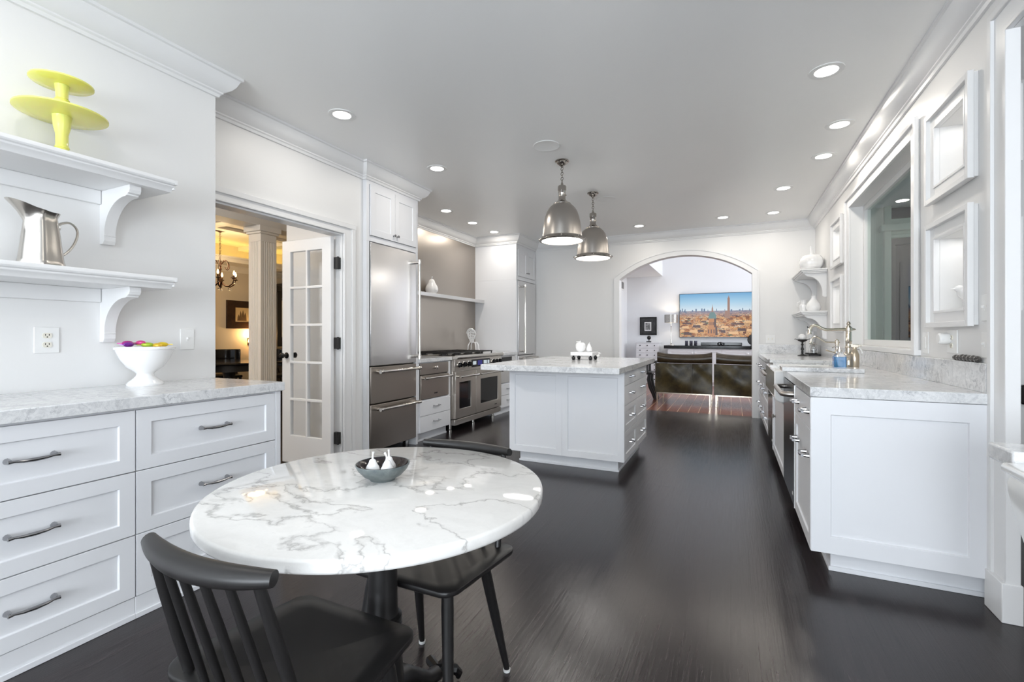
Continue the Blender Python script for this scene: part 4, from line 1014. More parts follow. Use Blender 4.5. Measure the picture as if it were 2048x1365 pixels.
MB().tube([(.890,4.40,fz+.165),(.905,4.40,fz+.135),(.912,4.40,fz+.115)],[.006,.005,.007],8).build('trigger', PLAST, c)
# far corner group
c = thing('candle_holder', 'black wrought-iron candle stand on the far counter', 'candle holder', (.80,6.80,fz))
MB().lathe([(0,0),(.055,0),(.050,.008),(.020,.016),(.010,.03),(.014,.05),(.008,.07),(.012,.10),(.008,.125),(.016,.14),(.008,.155),(.010,.17),(.045,.185),(.060,.205),(.052,.200),(0,.186)],(.80,6.80,fz),20).torus((.80,6.80,fz+.155),.018,.004,(1,0,0),14,6).torus((.80,6.80,fz+.085),.015,.004,(0,1,0),14,6).tube([(.745,6.80,fz+.20),(.725,6.80,fz+.212),(.715,6.80,fz+.205)],.004,6).tube([(.855,6.80,fz+.20),(.875,6.80,fz+.212),(.885,6.80,fz+.205)],.004,6).build('stand', IRON, c)
tag(MB().lathe([(0,.190),(.028,.192),(.044,.215),(.046,.235),(.040,.258),(.022,.270),(0,.273)],(.80,6.80,fz),22).build('candle', CERAM), 'white ball candle on the black iron candle stand', 'candle')
tag(MB().prism(rounded(.87,1.0,6.82,7.20,.02),fz,fz+.020,'z').build('tray', IRON, bev=.003), 'flat black tray in the far corner of the right counter', 'tray')
tz = fz+.020
c = thing('paper_towel_holder', 'white paper towel roll on a black finial stand in the far corner', 'paper towel', (.925,7.10,tz))
MB().lathe([(.018,.012),(.052,.012),(.052,.285),(.018,.285)],(.925,7.10,tz),26).build('roll', PLAST, c)
MB().lathe([(0,0),(.06,0),(.06,.010),(.010,.012),(.009,.295),(.018,.305),(.010,.315),(.020,.325),(.008,.345),(0,.35)],(.925,7.10,tz),18).tube([(.925,7.10,tz+.33),(.895,7.10,tz+.335),(.89,7.10,tz+.35)],.006,6).build('stand', IRON, c)
c = thing('glass_jar', 'clear lidded glass jar of white soaps on the black corner tray', 'jar', (.935,6.92,tz))
MB().lathe([(.0,0),(.046,0),(.052,.01),(.054,.06),(.048,.10),(.036,.115),(.034,.115),(.046,.098),(.051,.06),(.049,.012),(0,.005)],(.935,6.92,tz),26).build('jar_body', GLASS, c)
MB().lathe([(0,.116),(.040,.116),(.036,.124),(.014,.135),(.006,.140),(.010,.150),(0,.158)],(.935,6.92,tz),20).build('lid', NICKEL, c)
soap = MB()
for i,(dx,dy,dz) in enumerate(((0,0,.02),(.022,.008,.024),(-.022,.004,.022),(.004,-.022,.024),(.0,.018,.05),(.016,-.008,.055),(-.014,-.006,.058),(.0,.0,.08))): soap.ball((.935+dx,6.92+dy,tz+dz),(.017,.014,.013),10,6)
o = soap.build('soaps', CERAM, c); o['kind'] = 'stuff'
# corner shelves
def corner_shelf(label, zt):
    c = thing('corner_shelf', label, 'shelf', (XR,7.1,zt-.05), 0, 'white corner shelves by the window')
    x0 = .755
    b = MB().box(x0,6.58,zt-.018,XR-.001,7.499,zt).box(x0+.012,6.592,zt-.034,XR-.001,7.499,zt-.018).box(x0+.026,6.606,zt-.050,XR-.001,7.499,zt-.034)
    b.build('board', TRIM, c, bev=.004)
    for yb in (6.64,7.36):
        prf = [(0,0),(.225,0),(.225,-.012),(.205,-.026)]
        for i in range(13):
            a = PI/2*i/12; prf.append((.045+.150*(1-math.sin(a)), -.034-.205*(1-math.cos(a))))
        prf += [(.045,-.27),(.03,-.285),(0,-.285)]
        MB().prism([(XR-p[0],zt-.050+p[1]) for p in prf], yb, yb+.045, 'y').build('bracket', TRIM, c, bev=.002, angle=25)
corner_shelf('upper white corner shelf right of the arch, under the large white pumpkin jar', 1.965)
corner_shelf('lower white corner shelf right of the arch, under the small white vase', 1.462)
c = thing('pumpkin_jar', 'large glossy white squat pumpkin jar with tall stem on the upper corner shelf', 'ornament', (.895,6.80,1.965))
vs = []; N = 56; prof = [(0,.012),(.06,.0),(.095,.012),(.122,.05),(.132,.095),(.124,.14),(.098,.178),(.060,.198),(.030,.196),(0,.185)]
b = MB(); m = len(prof)
for r,z in prof: vs += [(.895+r*(1+.035*math.cos(9*2*PI*k/N))*math.cos(2*PI*k/N), 6.80+r*(1+.035*math.cos(9*2*PI*k/N))*math.sin(2*PI*k/N), 1.965+z) for k in range(N)]
b.add(vs, [(i*N+k,i*N+(k+1)%N,(i+1)*N+(k+1)%N,(i+1)*N+k) for i in range(m-1) for k in range(N)])
b.build('jar_body', CERAM, c, angle=60)
MB().tube([(.895,6.80,2.150),(.897,6.80,2.19),(.890,6.80,2.24),(.893,6.80,2.265)],[.020,.012,.009,.012],12).build('stem', CERAM, c)
c = thing('bottle_vase', 'glossy white narrow-necked vase on the lower corner shelf', 'vase', (.905,6.72,1.462))
MB().lathe([(0,0),(.06,0),(.074,.02),(.080,.05),(.070,.09),(.042,.13),(.024,.155),(.020,.175),(.024,.19),(.018,.19),(.014,.17),(0,.15)],(.905,6.72,1.462),30).build('vase_body', CERAM, c)
c = thing('white_jug', 'small white handled jug behind the vase on the lower corner shelf', 'jug', (.84,7.02,1.462))
MB().lathe([(0,0),(.038,0),(.046,.02),(.048,.06),(.036,.11),(.034,.14),(.040,.16),(.034,.16),(.028,.13),(0,.02)],(.84,7.02,1.462),24).build('jug_body', CERAM, c)
MB().tube([(.80,7.02,1.60),(.775,7.02,1.59),(.768,7.02,1.55),(.795,7.02,1.515)],[.006,.006,.006,.005],8).build('handle', CERAM, c)
tag(MB().lathe([(0,0),(.036,0),(.038,.006),(.038,.080),(.034,.084),(.030,.080),(.030,.01),(0,.008)],(.80,6.76,1.462),22).build('white_cup', CERAM), 'small straight white cup left of the vase on the lower corner shelf', 'cup')
# plates on the window wall
outlet('white rocker switch under the near niche, next to the window casing', XR, 3.50, 1.125, -1, w=.085, h=.125, kind='rocker')
o = outlet('white outlet with a round plug-in under the lower near niche', XR, 3.135, 1.135, -1, w=.12, h=.118)
MB(frame((XR,0,0),(0,1,0),(-1,0,0))).tube([(3.165,.006,1.15),(3.165,.012,1.15),(3.165,.045,1.15),(3.165,.052,1.15)],[.026,.030,.030,.024],20).build('plug', PLAST, o)
outlet('white double switch plate right of the lower near niche frame', XR, 2.772, 1.29, -1, w=.098, h=.118, kind='toggle', gang=2)
outlet('white double toggle plate just above the backsplash end beside the door casing', XR, 2.772, 1.125, -1, w=.098, h=.118, kind='toggle', gang=2)
c = thing('light_switch', 'white double switch plate on the arch wall above the backsplash', 'switch', (.497,YB,1.12))
MB().box(.438,7.494,1.062,.556,7.5,1.178).build('plate', PLAST, c, bev=.002)
for u in (.474,.520): MB().box(u-.005,7.486,1.108,u+.005,7.495,1.132).build('toggle', IVORY, c, bev=.001)
# row of dark beads on the backsplash
c = thing('bead_ornament', 'string of dark faceted stones lying on the backsplash ledge near the door casing', 'ornament', (1.015,2.95,1.043))
random.seed(3)
for i in range(7):
    r = .016+.004*random.random()
    MB().ball((1.014,2.83+i*.037,1.043+r*.88),(r*.9,r*1.15,r*.9),7,5).build('stone', CRYSTAL, c, smooth=False)
# bird in the lower near niche
bx_,by_,bz_ = 1.128, 3.225, 1.303
c = thing('bird_figurine', 'white ceramic songbird standing in the lower niche near the door casing', 'ornament', (bx_,by_,bz_))
Mb = Matrix.Translation((bx_,by_,bz_)) @ Matrix.Rotation(math.radians(187),4,'Z') @ Matrix.Scale(.72,4)
b = MB(Mb)
b.tube([(-.064,0,.078),(-.05,0,.085),(-.02,0,.095),(.02,0,.105),(.045,0,.125),(.060,0,.148),(.072,0,.155)],[.008,.022,.040,.044,.038,.026,.018],16).ball((.062,0,.150),(.030,.027,.026),16,10)
b.build('bird_body', CERAM, c, angle=70)
MB(Mb).tube([(.086,0,.152),(.102,0,.150),(.116,0,.149)],[.009,.005,.001],8).build('beak', CERAM, c)
MB(Mb).tube([(-.045,0,.090),(-.058,0,.084),(-.068,0,.078)],[.022,.016,.010],8,flat=.5).build('tail', CERAM, c)
for s in (-1,1): MB(Mb).tube([(.0,s*.014,.07),(.004,s*.014,.03),(.002,s*.014,.004)],[.005,.004,.004],8).tube([(-.012,s*.014,.003),(.02,s*.014,.003)],.003,6).build('leg', CERAM, c)

# ================================================================== FOREGROUND RIGHT: sink ledge
tag(MB().box(.667,1.665,.816,1.40,1.800,.862).build('marble_ledge', CARRARA, bev=.006), 'thick grey-veined marble ledge corner at the right edge of the photo', 'countertop')
c = thing('apron_sink', 'white fireclay sink with tapered rolled-edge front below the marble ledge at right edge', 'sink', (1.0,1.2,.5))
b = MB()
pr_ = [(.640,.826),(.646,.834),(.70,.834),(.71,.815),(.72,.60),(1.36,.60),(1.37,.834),(1.40,.834),(1.40,.50),(.735,.50),(.712,.53),(.690,.61),(.668,.69),(.654,.76),(.652,.785),(.660,.800),(.658,.806),(.641,.812)]
b.prism(pr_, .75, 1.66, 'y')
b.box(.70,1.625,.55,1.38,1.658,.832).box(.70,.75,.55,1.38,.78,.832)
b.build('basin', FIRE, c, bev=.006)
MB().box(.80,.80,0,1.38,1.62,.50).build('base', CAB, c, bev=.003)
MB().box(.82,1.665,0,1.38,1.795,.812).build('support', CAB, c, bev=.003)
# black rounded fixture on the far wall of the side room
c = thing('wall_phone', 'glossy black rounded wall-mounted device at the right edge, beyond the door casing', 'device', (1.655,3.95,.80))
MB().prism(rounded(1.59,1.715,.745,.865,.03,(1,1,1,1)), 3.905, 3.95, 'y').build('body', BLACKG, c, bev=.008)
for i in range(3): MB().box(1.615,3.902,.775+i*.025,1.63,3.906,.782+i*.025).build('button', PLAST, c, smooth=False)

# ================================================================== BREAKFAST TABLE
tx, ty, tz, tr = -.888, 1.045, .747, .449
c = thing('round_table', 'round white marble breakfast table on a black turned pedestal', 'table', (tx,ty,0))
MB().lathe([(0,tz-.030),(tr-.007,tz-.030),(tr-.002,tz-.028),(tr,tz-.023),(tr,tz-.007),(tr-.002,tz-.002),(tr-.007,tz),(0,tz)],(tx,ty,0),128).build('tabletop', CALAC, c, angle=50)
MB().lathe([(0,.713),(.16,.713),(.16,.700),(.06,.690),(.040,.680),(.038,.560),(.041,.40),(.044,.385),(.052,.378),(.053,.368),(.046,.362),(.053,.356),(.052,.346),(.046,.340),(.050,.30),(.058,.20),(.062,.12),(.055,.07),(0,.06)],(tx,ty,0),36).build('pedestal', BLACK, c)
for i in range(4):
    a = PI/2*i; ca,sa = math.cos(a),math.sin(a); P = lambda r,z: (tx+ca*r,ty+sa*r,z)
    f = MB().tube([P(.03,.16),P(.09,.15),P(.15,.105),P(.21,.06),P(.26,.045),P(.285,.040)],[.030,.032,.028,.024,.024,.022],12).build('foot', BLACK, c)
    b = MB()
    for k in (-1,0,1):
        pa = a+k*.16; b.tube([(tx+ca*.27,ty+sa*.27,.055),(tx+math.cos(pa)*.305,ty+math.sin(pa)*.305,.048),(tx+math.cos(pa)*.325,ty+math.sin(pa)*.325,.024),(tx+math.cos(pa)*.322,ty+math.sin(pa)*.322,.008)],[.014,.017,.014,.007],8)
    b.build('claw', BLACKG, f)
# chairs
def spindle_chair(label):
    c = thing('spindle_chair', label, 'chair', (0,0,0), 0, 'black spindle-back chairs')
    # seat: wider at the back, rounded corners, slightly dished; front is +y
    outline = []
    def corner(cx_,cy_,r,a0,a1,n=7): outline.extend([(cx_+r*math.cos(a0+(a1-a0)*i/n), cy_+r*math.sin(a0+(a1-a0)*i/n)) for i in range(n+1)])
    corner(.150,.125,.045,0,PI/2); corner(-.150,.125,.045,PI/2,PI); corner(-.180,-.130,.050,PI,PI*1.5); corner(.180,-.130,.050,PI*1.5,PI*2)
    n = len(outline); vs = []; zt = .452
    rings = [(1.0,zt-.016),(1.006,zt-.010),(1.004,zt-.003),(.985,zt),(.75,zt-.004),(.4,zt-.009),(.0,zt-.010)]
    rings = [(.94,zt-.024)]+rings
    for s_,z in rings: vs += [(p[0]*s_, p[1]*s_, z+(.010*(abs(p[0])/.2)**2*s_ if s_ > .3 else 0)-.004) for p in outline]
    fs = [(i*n+k,i*n+(k+1)%n,(i+1)*n+(k+1)%n,(i+1)*n+k) for i in range(len(rings)-1) for k in range(n)]+[tuple(range(n))]
    MB().add(vs,fs).build('seat', BLACK, c, angle=50)
    # top rail: fat in the middle, flat cut ends, gently bowed backwards
    RZ, RY = .757, -.222
    pts = []; rad = []
    for i in range(25):
        t = -1+2*i/24; pts.append((t*.181, RY-.030*(1-t*t), RZ-.006*(1-t*t))); rad.append(.0145+.0085*(1-abs(t)**2.4))
    MB().tube(pts, rad, 18, flat=.82).build('top_rail', BLACK, c, angle=45)
    for i in range(6):
        t = -1+2*i/5; big = i in (0,5)
        xt = t*.153; xb = t*.170
        yt = RY-.030*(1-(xt/.181)**2); yb = -.150-.012*(1-t*t)
        r0, r1 = (.0115,.0095) if big else (.0082,.0072)
        MB().tube([(xb,yb,.446),(xb+(xt-xb)*.3,yb+(yt-yb)*.3,.446+.3*.301),(xb+(xt-xb)*.7,yb+(yt-yb)*.7,.446+.7*.301),(xt,yt,RZ-.010)],[r0*.9,r0,r0,r1],12).build('post' if big else 'spindle', BLACK, c)
    for sx_,sy_ in ((-1,1),(1,1),(-1,-1),(1,-1)):
        top = (sx_*.135, .105 if sy_ > 0 else -.105, .436); bot = (sx_*.178, .165 if sy_ > 0 else -.205, .010)
        L = lambda t: tuple(top[k]+(bot[k]-top[k])*t for k in range(3))
        leg = MB().tube([L(0),L(.15),L(.5),L(1)],[.0175,.0185,.0165,.0105],14).build('leg', BLACK, c)
        MB().lathe([(0,0),(.0115,0),(.0125,.004),(.0125,.010),(0,.0105)],(bot[0],bot[1],0),14).build('foot_cap', PLAST, leg)
    return c
ch = spindle_chair('black spindle-back wooden chair in the foreground, its back toward the camera')
ch.location = (-.876,.768,0)
dup(ch, (-.884,1.266,0), PI, 'black spindle-back wooden chair on the far side of the marble table')
# stoneware bowl with three white pears
bx, by = -.920, 1.082
c = thing('stoneware_bowl', 'blue-grey stoneware bowl on the round marble table', 'bowl', (bx,by,tz))
b = MB(); b.lathe([(0,0),(.036,0),(.038,.005),(.054,.014),(.070,.031),(.077,.045),(.0765,.048),(.0735,.0475),(.066,.034),(.048,.018),(.02,.011),(0,.010)],(bx,by,tz),48)
b.build('bowl_body', STONE, c, angle=60)
MB().lathe([(.0725,.0480),(.0650,.0350),(.0468,.0190),(.02,.0120),(0,.0112)],(bx,by,tz),48).build('glaze', STONEIN, c, angle=60)
for lab,dx,dy,ln_ in (('white ceramic pear at left in the stoneware bowl',-.022,-.018,.003),('white ceramic pear at the back of the stoneware bowl',.003,.024,-.001),('white ceramic pear at right in the stoneware bowl, stem leaning left',.027,-.012,-.010)):
    pear('pear_figurine', lab, bx+dx, by+dy, tz+.0155, .0205, .046, .020, ln_, m=CERAM, group='white pears in the stoneware bowl')

# ================================================================== LIVING ROOM THROUGH THE ARCH
def sofa(label, x0, x1, y):
    c = thing('sofa', label, 'sofa', ((x0+x1)/2,y+.4,0), 0, 'olive leather sofas')
    zb = .20
    f = MB()
    for z in (zb-.012,):
        for ya,yb in ((y+.012,y+.032),(y+.80,y+.82)): f.box(x0+.02,ya,z-.012,x1-.02,yb,z+.012)
        for xa in (x0+.02,x1-.04): f.box(xa,y+.012,z-.012,xa+.02,y+.82,z+.012)
    f.build('frame', FRAMEM, c, bev=.002)
    for xa in (x0+.02,x1-.045):
        for ya in (y+.012,y+.797): MB().box(xa,ya,0,xa+.024,ya+.022,zb-.02).build('leg', FRAMEM, c, bev=.002)
    n = 24; vs = []; m = 14
    # sagging leather back panel with soft folds
    for j in range(m+1):
        for i in range(n+1):
            u = i/n; v = j/m
            fold = .020*math.sin(7*u+4*v)*math.sin(PI*v)+.016*math.sin(13*u-6*v)*v*(1-u*.4)+.010*math.sin(19*u+9*v)*v*v
            vs.append((x0+(x1-x0)*u, y-.010+fold*.9-.02*math.sin(PI*u)*math.sin(PI*v), zb+(.695-zb)*v-.006*math.sin(PI*u)*(v>.99)))
    k = len(vs); vs += [(p[0],y+.16,p[2]) for p in vs]
    q = lambda i,j,o=0: o+j*(n+1)+i
    fs = [(q(i,j),q(i+1,j),q(i+1,j+1),q(i,j+1)) for j in range(m) for i in range(n)]+[(q(i,j,k),q(i,j+1,k),q(i+1,j+1,k),q(i+1,j,k)) for j in range(m) for i in range(n)]
    fs += [(q(i,0),q(i,0,k),q(i+1,0,k),q(i+1,0)) for i in range(n)]+[(q(i,m),q(i+1,m),q(i+1,m,k),q(i,m,k)) for i in range(n)]
    fs += [(q(0,j),q(0,j+1),q(0,j+1,k),q(0,j,k)) for j in range(m)]+[(q(n,j),q(n,j,k),q(n,j+1,k),q(n,j+1)) for j in range(m)]
    bk = MB().add(vs,fs).build('backrest', LEATHER, c, angle=60)
    for u in (.66,): MB().box(x0+(x1-x0)*u-.004,y-.040,zb+.01,x0+(x1-x0)*u+.004,y-.004,.69).build('seam', LEATHER2, bk)
    vs = []; n = 20
    for i in range(n+1):
        u = i/n; dip = .022*math.sin(PI*u)-.02*(abs(2*u-1)**6)
        pf = [(.02,.705),(-.005,.78),(.015,.850),(.06,.872),(.14,.860),(.19,.78),(.17,.70)]
        vs += [(x0+.03+(x1-x0-.03)*u, y+.015+a, z-dip*(1 if z > .75 else .2)) for a,z in pf]
    m = 7
    fs = [(i*m+a,(i+1)*m+a,(i+1)*m+(a+1)%m,i*m+(a+1)%m) for i in range(n) for a in range(m)]+[tuple(range(m)),tuple(n*m+a for a in range(m-1,-1,-1))]
    MB().add(vs,fs).build('head_cushion', LEATHER2, c, bev=0, angle=80)
    MB().box(x0+.03,y+.16,zb+.01,x1-.03,y+.85,.40).build('seat_cushion', LEATHER, c, bev=.04)
    return c
sofa('olive brown leather sofa section, whole back visible at left through the arch', -1.185, -.285, 8.37)
sofa('olive brown leather sofa section at right, partly cut off by the arch jamb', -.255, .70, 8.34)
# console
c = thing('media_console', 'long white console with black top under the television', 'cabinet', (.0,12.0,0))
MB().box(-1.46,11.72,.862,1.62,12.285,.935).build('top', BLACKG, c, bev=.004)
MB().box(-1.38,11.78,.06,1.56,12.28,.862).box(-1.34,11.80,0,1.52,12.25,.06).build('body', CAB, c, smooth=False)
MC = frame((0,11.78,0),(1,0,0),(0,-1,0))
for i in range(5):
    a = -1.372+i*.586
    d = MB(MC).shaker(a,a+.580,.09,.852,.02,.07,.01).build('door', CAB, c, bev=.001)
    knob(MC, a+.545 if i%2 == 0 else a+.035, .76, .02, d, .018, CERAM)
# television
c = thing('television', 'large wall-mounted television showing a city view under blue sky', 'television', (.22,12.3,1.66))
tvx0, tvx1, tvz0, tvz1 = -1.148, .68, 1.140, 2.180
MB().box(tvx0-.012,12.25,tvz0-.012,tvx1+.012,12.297,tvz1+.012).build('casing', BLACKG, c, bev=.003)
def tvmat(name, build):
    m = mat(name, (0,0,0), .3); col = build(m)
    ln(m, col, bsdf(m).inputs['Emission Color']); bsdf(m).inputs['Emission Strength'].default_value = .85; return m
def sky_b(m):
    tc = nd(m,'ShaderNodeTexCoord'); sx_ = nd(m,'ShaderNodeSeparateXYZ'); ln(m,tc.outputs['Generated'],sx_.inputs[0])
    return ramp(m, sx_.outputs['Z'], [(.60,(.75,.86,.93)),(.80,(.42,.68,.88)),(1.0,(.17,.44,.74))])
def city_b(m):
    tc = nd(m,'ShaderNodeTexCoord'); mp = nd(m,'ShaderNodeMapping'); mp.inputs['Scale'].default_value = (26,1,34); ln(m,tc.outputs['Generated'],mp.inputs['Vector'])
    v = nd(m,'ShaderNodeTexVoronoi', Scale=1.0); ln(m,mp.outputs['Vector'],v.inputs['Vector'])
    sp_ = nd(m,'ShaderNodeSeparateColor'); ln(m,v.outputs['Color'],sp_.inputs[0])
    c1 = ramp(m, sp_.outputs[0], [(0,(.16,.05,.03)),(.22,(.62,.24,.07)),(.42,(.80,.40,.13)),(.62,(.85,.55,.28)),(.8,(.60,.30,.14)),(.93,(.90,.72,.50)),(1,(.12,.16,.08))])
    n = nd(m,'ShaderNodeTexNoise', Scale=60.0, Detail=5.0); ln(m,tc.outputs['Generated'],n.inputs['Vector'])
    d = ramp(m, n.outputs['Fac'], [(.38,(.25,.2,.22)),(.6,(1.1,1.05,1.0))])
    mx = nd(m,'ShaderNodeMixRGB'); mx.blend_type = 'MULTIPLY'; mx.inputs['Fac'].default_value = .85; ln(m,c1,mx.inputs['Color1']); ln(m,d,mx.inputs['Color2'])
    sz_ = nd(m,'ShaderNodeSeparateXYZ'); ln(m,tc.outputs['Generated'],sz_.inputs[0])
    hz = ramp(m, sz_.outputs['Z'], [(.45,(0,0,0)),(.58,(.75,.75,.75))])
    m2 = nd(m,'ShaderNodeMixRGB'); ln(m,hz,m2.inputs['Fac']); ln(m,mx.outputs['Color'],m2.inputs['Color1']); m2.inputs['Color2'].default_value = (.22,.27,.40,1)
    return m2.outputs['Color']
def flatcol(r): return lambda m: (lambda n: (setattr(n.outputs[0],'default_value',(*r,1)), n.outputs[0])[1])(m.node_tree.nodes.new('ShaderNodeRGB'))
mats = [tvmat('screen_sky',sky_b), tvmat('screen_city',city_b), tvmat('screen_dome',flatcol((.14,.25,.25))), tvmat('screen_brick',flatcol((.55,.24,.09))), tvmat('screen_tower',flatcol((.36,.20,.15))), tvmat('screen_blue',flatcol((.13,.20,.33))), tvmat('screen_shadow',flatcol((.10,.05,.05))), tvmat('screen_roof',flatcol((.85,.52,.26)))]
y_ = 12.248; TW = tvx1-tvx0; TH = tvz1-tvz0
P2 = lambda u,v: (tvx0+TW*u, tvz0+TH*v)
s = MB(); s.prism([P2(0,0),P2(1,0),P2(1,1),P2(0,1)], y_, y_+.002, 'y')
s.cur = 1; s.prism([P2(0,0),P2(1,0),P2(1,.60),P2(0,.60)], y_-.001, y_, 'y')
s.cur = 5
random.seed(5)
for i in range(22):
    u = random.random()*.96; w = .006+.012*random.random(); h = .02+.05*random.random()
    s.prism([P2(u,.585),P2(u+w,.585),P2(u+w,.60+h),P2(u,.60+h)], y_-.0015, y_-.001, 'y')
s.cur = 4
s.prism([P2(.583,.42),P2(.613,.42),P2(.612,.88),P2(.606,.90),P2(.5995,.95),P2(.592,.90),P2(.585,.88)], y_-.002, y_-.001, 'y')
s.prism([P2(.555,.44),P2(.582,.44),P2(.582,.60),P2(.556,.60)], y_-.002, y_-.001, 'y')
s.cur = 3
s.prism([P2(.360,.22),P2(.450,.22),P2(.450,.42),P2(.360,.42)], y_-.002, y_-.001, 'y')
s.prism([P2(.338,.04),P2(.468,.04),P2(.462,.23),P2(.346,.23)], y_-.0018, y_-.001, 'y')
s.cur = 6
s.prism([P2(.425,.22),P2(.450,.22),P2(.450,.42),P2(.425,.42)], y_-.0022, y_-.0015, 'y')
s.prism([P2(.440,.04),P2(.468,.04),P2(.462,.23),P2(.440,.23)], y_-.0021, y_-.0015, 'y')
for u in (.372,.395,.415,.436): s.prism([P2(u,.27),P2(u+.009,.27),P2(u+.009,.34),P2(u,.34)], y_-.0026, y_-.0015, 'y')
for u in (.352,.385,.418): s.prism([P2(u,.08),P2(u+.012,.08),P2(u+.012,.17),P2(u,.17)], y_-.0026, y_-.0015, 'y')
for u,v,w,h in ((.03,.30,.12,.03),(.16,.22,.10,.05),(.22,.12,.08,.04),(.62,.28,.16,.03),(.70,.14,.10,.05),(.50,.10,.06,.05),(.84,.24,.12,.03),(.05,.05,.10,.06),(.88,.07,.09,.04),(.26,.34,.07,.025)): s.prism([P2(u,v),P2(u+w,v-.01),P2(u+w*.97,v+h),P2(u+.01,v+h)], y_-.0016, y_-.001, 'y')
s.cur = 7
for u,v,w,h in ((.02,.20,.10,.05),(.12,.10,.11,.06),(.50,.20,.10,.05),(.60,.06,.12,.06),(.78,.32,.10,.04),(.80,.12,.07,.06),(.92,.16,.08,.06),(.20,.28,.09,.03),(.66,.36,.10,.03),(.0,.12,.06,.05)): s.prism([P2(u,v),P2(u+w,v-.008),P2(u+w*.9,v+h),P2(u+.015,v+h)], y_-.0017, y_-.001, 'y')
s.cur = 3
s.cur = 2
s.prism([P2(.356,.42)]+[P2(.405+.049*math.cos(PI*(1-i/14)),.42+.16*math.sin(PI*i/14)) for i in range(15)]+[P2(.454,.42)], y_-.0025, y_-.001, 'y')
s.cur = 4
s.prism([P2(.394,.57),P2(.416,.57),P2(.414,.65),P2(.408,.70),P2(.405,.76),P2(.402,.70),P2(.396,.65)], y_-.003, y_-.001, 'y')
s.build('screen', mats, c, smooth=False)
# things on the console
for i,lab in enumerate(('dark metallic cup on the console, leftmost of three','dark metallic cup on the console, middle of three','dark metallic cup on the console, rightmost of three')):
    x = -.955+i*.10
    tag(MB().lathe([(0,0),(.034,0),(.036,.004),(.036,.112),(.033,.114),(.031,.11),(.031,.01),(0,.008)],(x,11.80,.935),20).build('dark_cup', ANTIQUE if i < 0 else mat('gunmetal_%d'%i,(.09,.09,.12),.25,.8)), lab, 'cup', 'dark cups on the console')
tag(MB().box(-.66,12.10,.936,.23,12.19,1.005).build('soundbar', BLACKG, bev=.01), 'long black soundbar on the console under the television', 'soundbar')
c = thing('dark_sculpture', 'small dark twisted sculpture on the console in front of the soundbar', 'ornament', (-.21,11.86,.935))
MB().torus((-.25,11.86,.975),.032,.012,(0,1,0),18,8).torus((-.18,11.86,.970),.028,.012,(.3,1,0),18,8).torus((-.215,11.86,.985),.030,.010,(1,.4,0),18,8).build('loops', GLASSBLK, c)
c = thing('round_speaker', 'round black speaker on the console at the arch jamb', 'speaker', (.47,11.98,.935))
MB().tube([(.47,11.93,1.075),(.47,11.95,1.075),(.47,12.03,1.075),(.47,12.05,1.075)],[.12,.135,.135,.12],32).build('drum', BLACK, c)
MB().lathe([(0,0),(.08,0),(.07,.012),(.02,.02),(0,.02)],(.47,11.98,.935),20).build('base', BLACK, c)
c = thing('table_lamp', 'slim chrome table lamp with silver drum shade on the console', 'lamp', (-1.32,11.95,.935))
MB().lathe([(0,0),(.08,0),(.078,.012),(.030,.022),(.016,.035),(.022,.06),(.010,.09),(.014,.13),(.007,.16),(.007,.44),(.014,.46),(.012,.50),(.007,.52),(.007,.64),(0,.64)],(-1.32,11.95,.935),20).build('stem', NICKEL, c)
SH = speckle('silver_shade', (.30,.29,.27), (.55,.53,.50), 60, .3)
bsdf(SH).inputs['Metallic'].default_value = .5
MB().lathe([(.145,1.48),(.150,1.48),(.155,1.675),(.150,1.675)],(-1.32,11.95,0),40).build('shade', SH, c)
MB().ball((-1.32,11.95,1.56),.035,14,8).build('bulb', LIT, c)
plight('table_lamp_bulb', (-1.32,11.95,1.60), 7, (1,.85,.62), .04)
# chest of small drawers
c = thing('chest_of_drawers', 'tall white chest of drawers with small black knobs at left through the arch', 'chest', (-1.87,12.1,0))
MB().box(-2.146,11.90,.0,-1.60,12.28,.985).box(-2.16,11.885,.985,-1.585,12.283,1.005).build('carcass', CAB, c, bev=.003)
MD = frame((0,11.90,0),(1,0,0),(0,-1,0))
for r in range(8):
    z1 = .975-r*.118
    d = MB(MD).box(-2.13,0,z1-.112,-1.616,.012,z1).build('drawer', CAB, c, bev=.002)
    for x in (-2.045,-1.873,-1.70): MB(MD).tube([(x,.012,z1-.05),(x,.020,z1-.05),(x,.030,z1-.05)],[.006,.014,.010],10).build('knob', IRON, d)
c = thing('framed_picture', 'black framed black-and-white photo with white mat above the chest of drawers', 'picture', (-1.91,12.3,1.46))
MB().gridwall('y',12.265,12.298,-2.115,-1.700,1.185,1.638,[(-2.088,-1.727,1.212,1.611)]).build('frame', BLACKG, c, bev=.003)
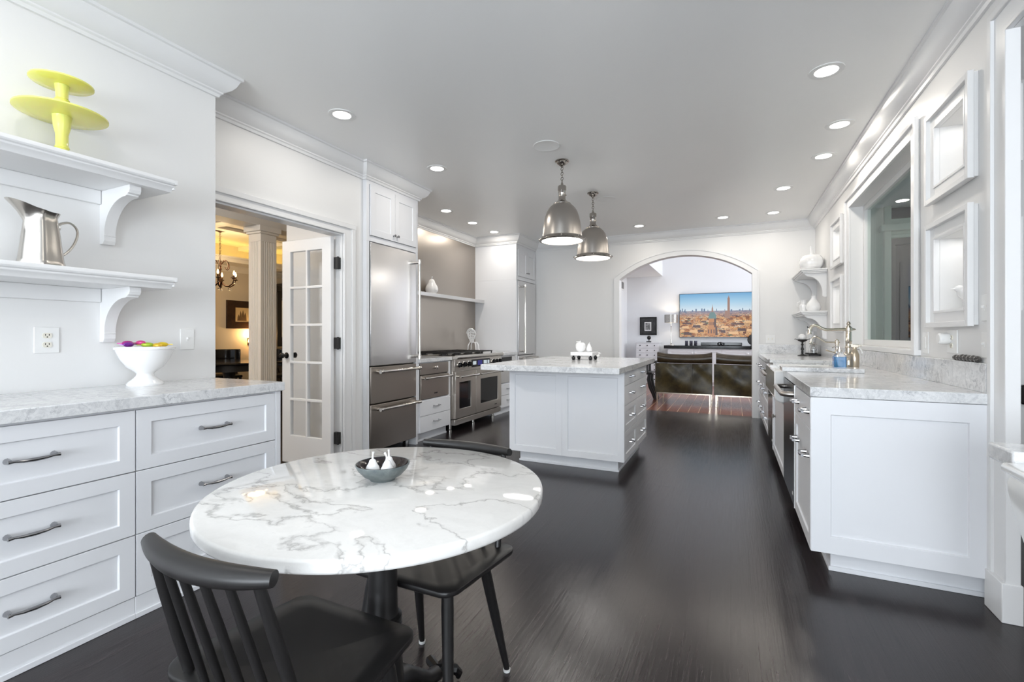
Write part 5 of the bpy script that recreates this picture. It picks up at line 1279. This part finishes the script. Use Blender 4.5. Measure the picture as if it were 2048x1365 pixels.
pm = MB(); pm.box(-2.088,12.28,1.212,-1.727,12.292,1.611); pm.cur = 1; pm.box(-2.0,12.276,1.29,-1.835,12.281,1.515); pm.cur = 0
pm.cur = 2; pm.box(-1.978,12.274,1.315,-1.857,12.277,1.490)
pm.build('print', [speckle('dark_print',(.012,.012,.013),(.05,.05,.052),9,.4), PLAST, speckle('bw_photo',(.01,.01,.01),(.5,.5,.5),16,.4)], c, smooth=False)
c = thing('desk_clock', 'small black ball on a black base on top of the chest of drawers', 'ornament', (-1.84,11.95,1.005))
MB().box(-1.90,11.92,1.005,-1.785,11.98,1.030).build('base', BLACKG, c, bev=.006)
MB().ball((-1.84,11.95,1.115),.050,18,12).cyl((-1.84,11.95,1.03),(-1.84,11.95,1.07),.010).build('ball', BLACKG, c)
# black chair edge between island and sofa
c = thing('side_chair', 'black wooden chair with curved leg, half hidden between the island and the sofa', 'chair', (-1.45,9.05,0))
MB().box(-1.72,8.86,.46,-1.31,9.28,.50).build('seat', BLACK, c, bev=.01)
for y in (8.90,9.24):
    MB().tube([(-1.36,y,.46),(-1.375,y,.36),(-1.345,y,.22),(-1.29,y,.10),(-1.26,y,.0)],[.030,.036,.036,.034,.030],12).build('leg', BLACK, c)
    MB().tube([(-1.67,y,.46),(-1.70,y,.22),(-1.75,y,0)],[.028,.028,.022],10).build('leg', BLACK, c)
    MB().tube([(-1.405,y,.49),(-1.41,y,.60),(-1.40,y,.655)],[.026,.024,.022],10).tube([(-1.43,y,.655),(-1.33,y,.668),(-1.23,y,.690)],[.022,.020,.014],10).build('armrest', BLACK, c)
# return-air grille
c = thing('air_vent', 'grey return-air grille high on the living room left wall', 'vent', (-2.447,11.6,2.41))
MB().gridwall('x',-2.447,-2.435,11.25,11.90,2.30,2.53,[(11.28,11.87,2.33,2.50)]).build('frame', PLAST, c, bev=.002)
b = MB()
for i in range(9): b.box(-2.445,11.28,2.332+i*.0187,-2.437,11.87,2.342+i*.0187)
b.box(-2.4468,11.28,2.33,-2.4455,11.87,2.50).build('slats', GREYMETAL, c, smooth=False)
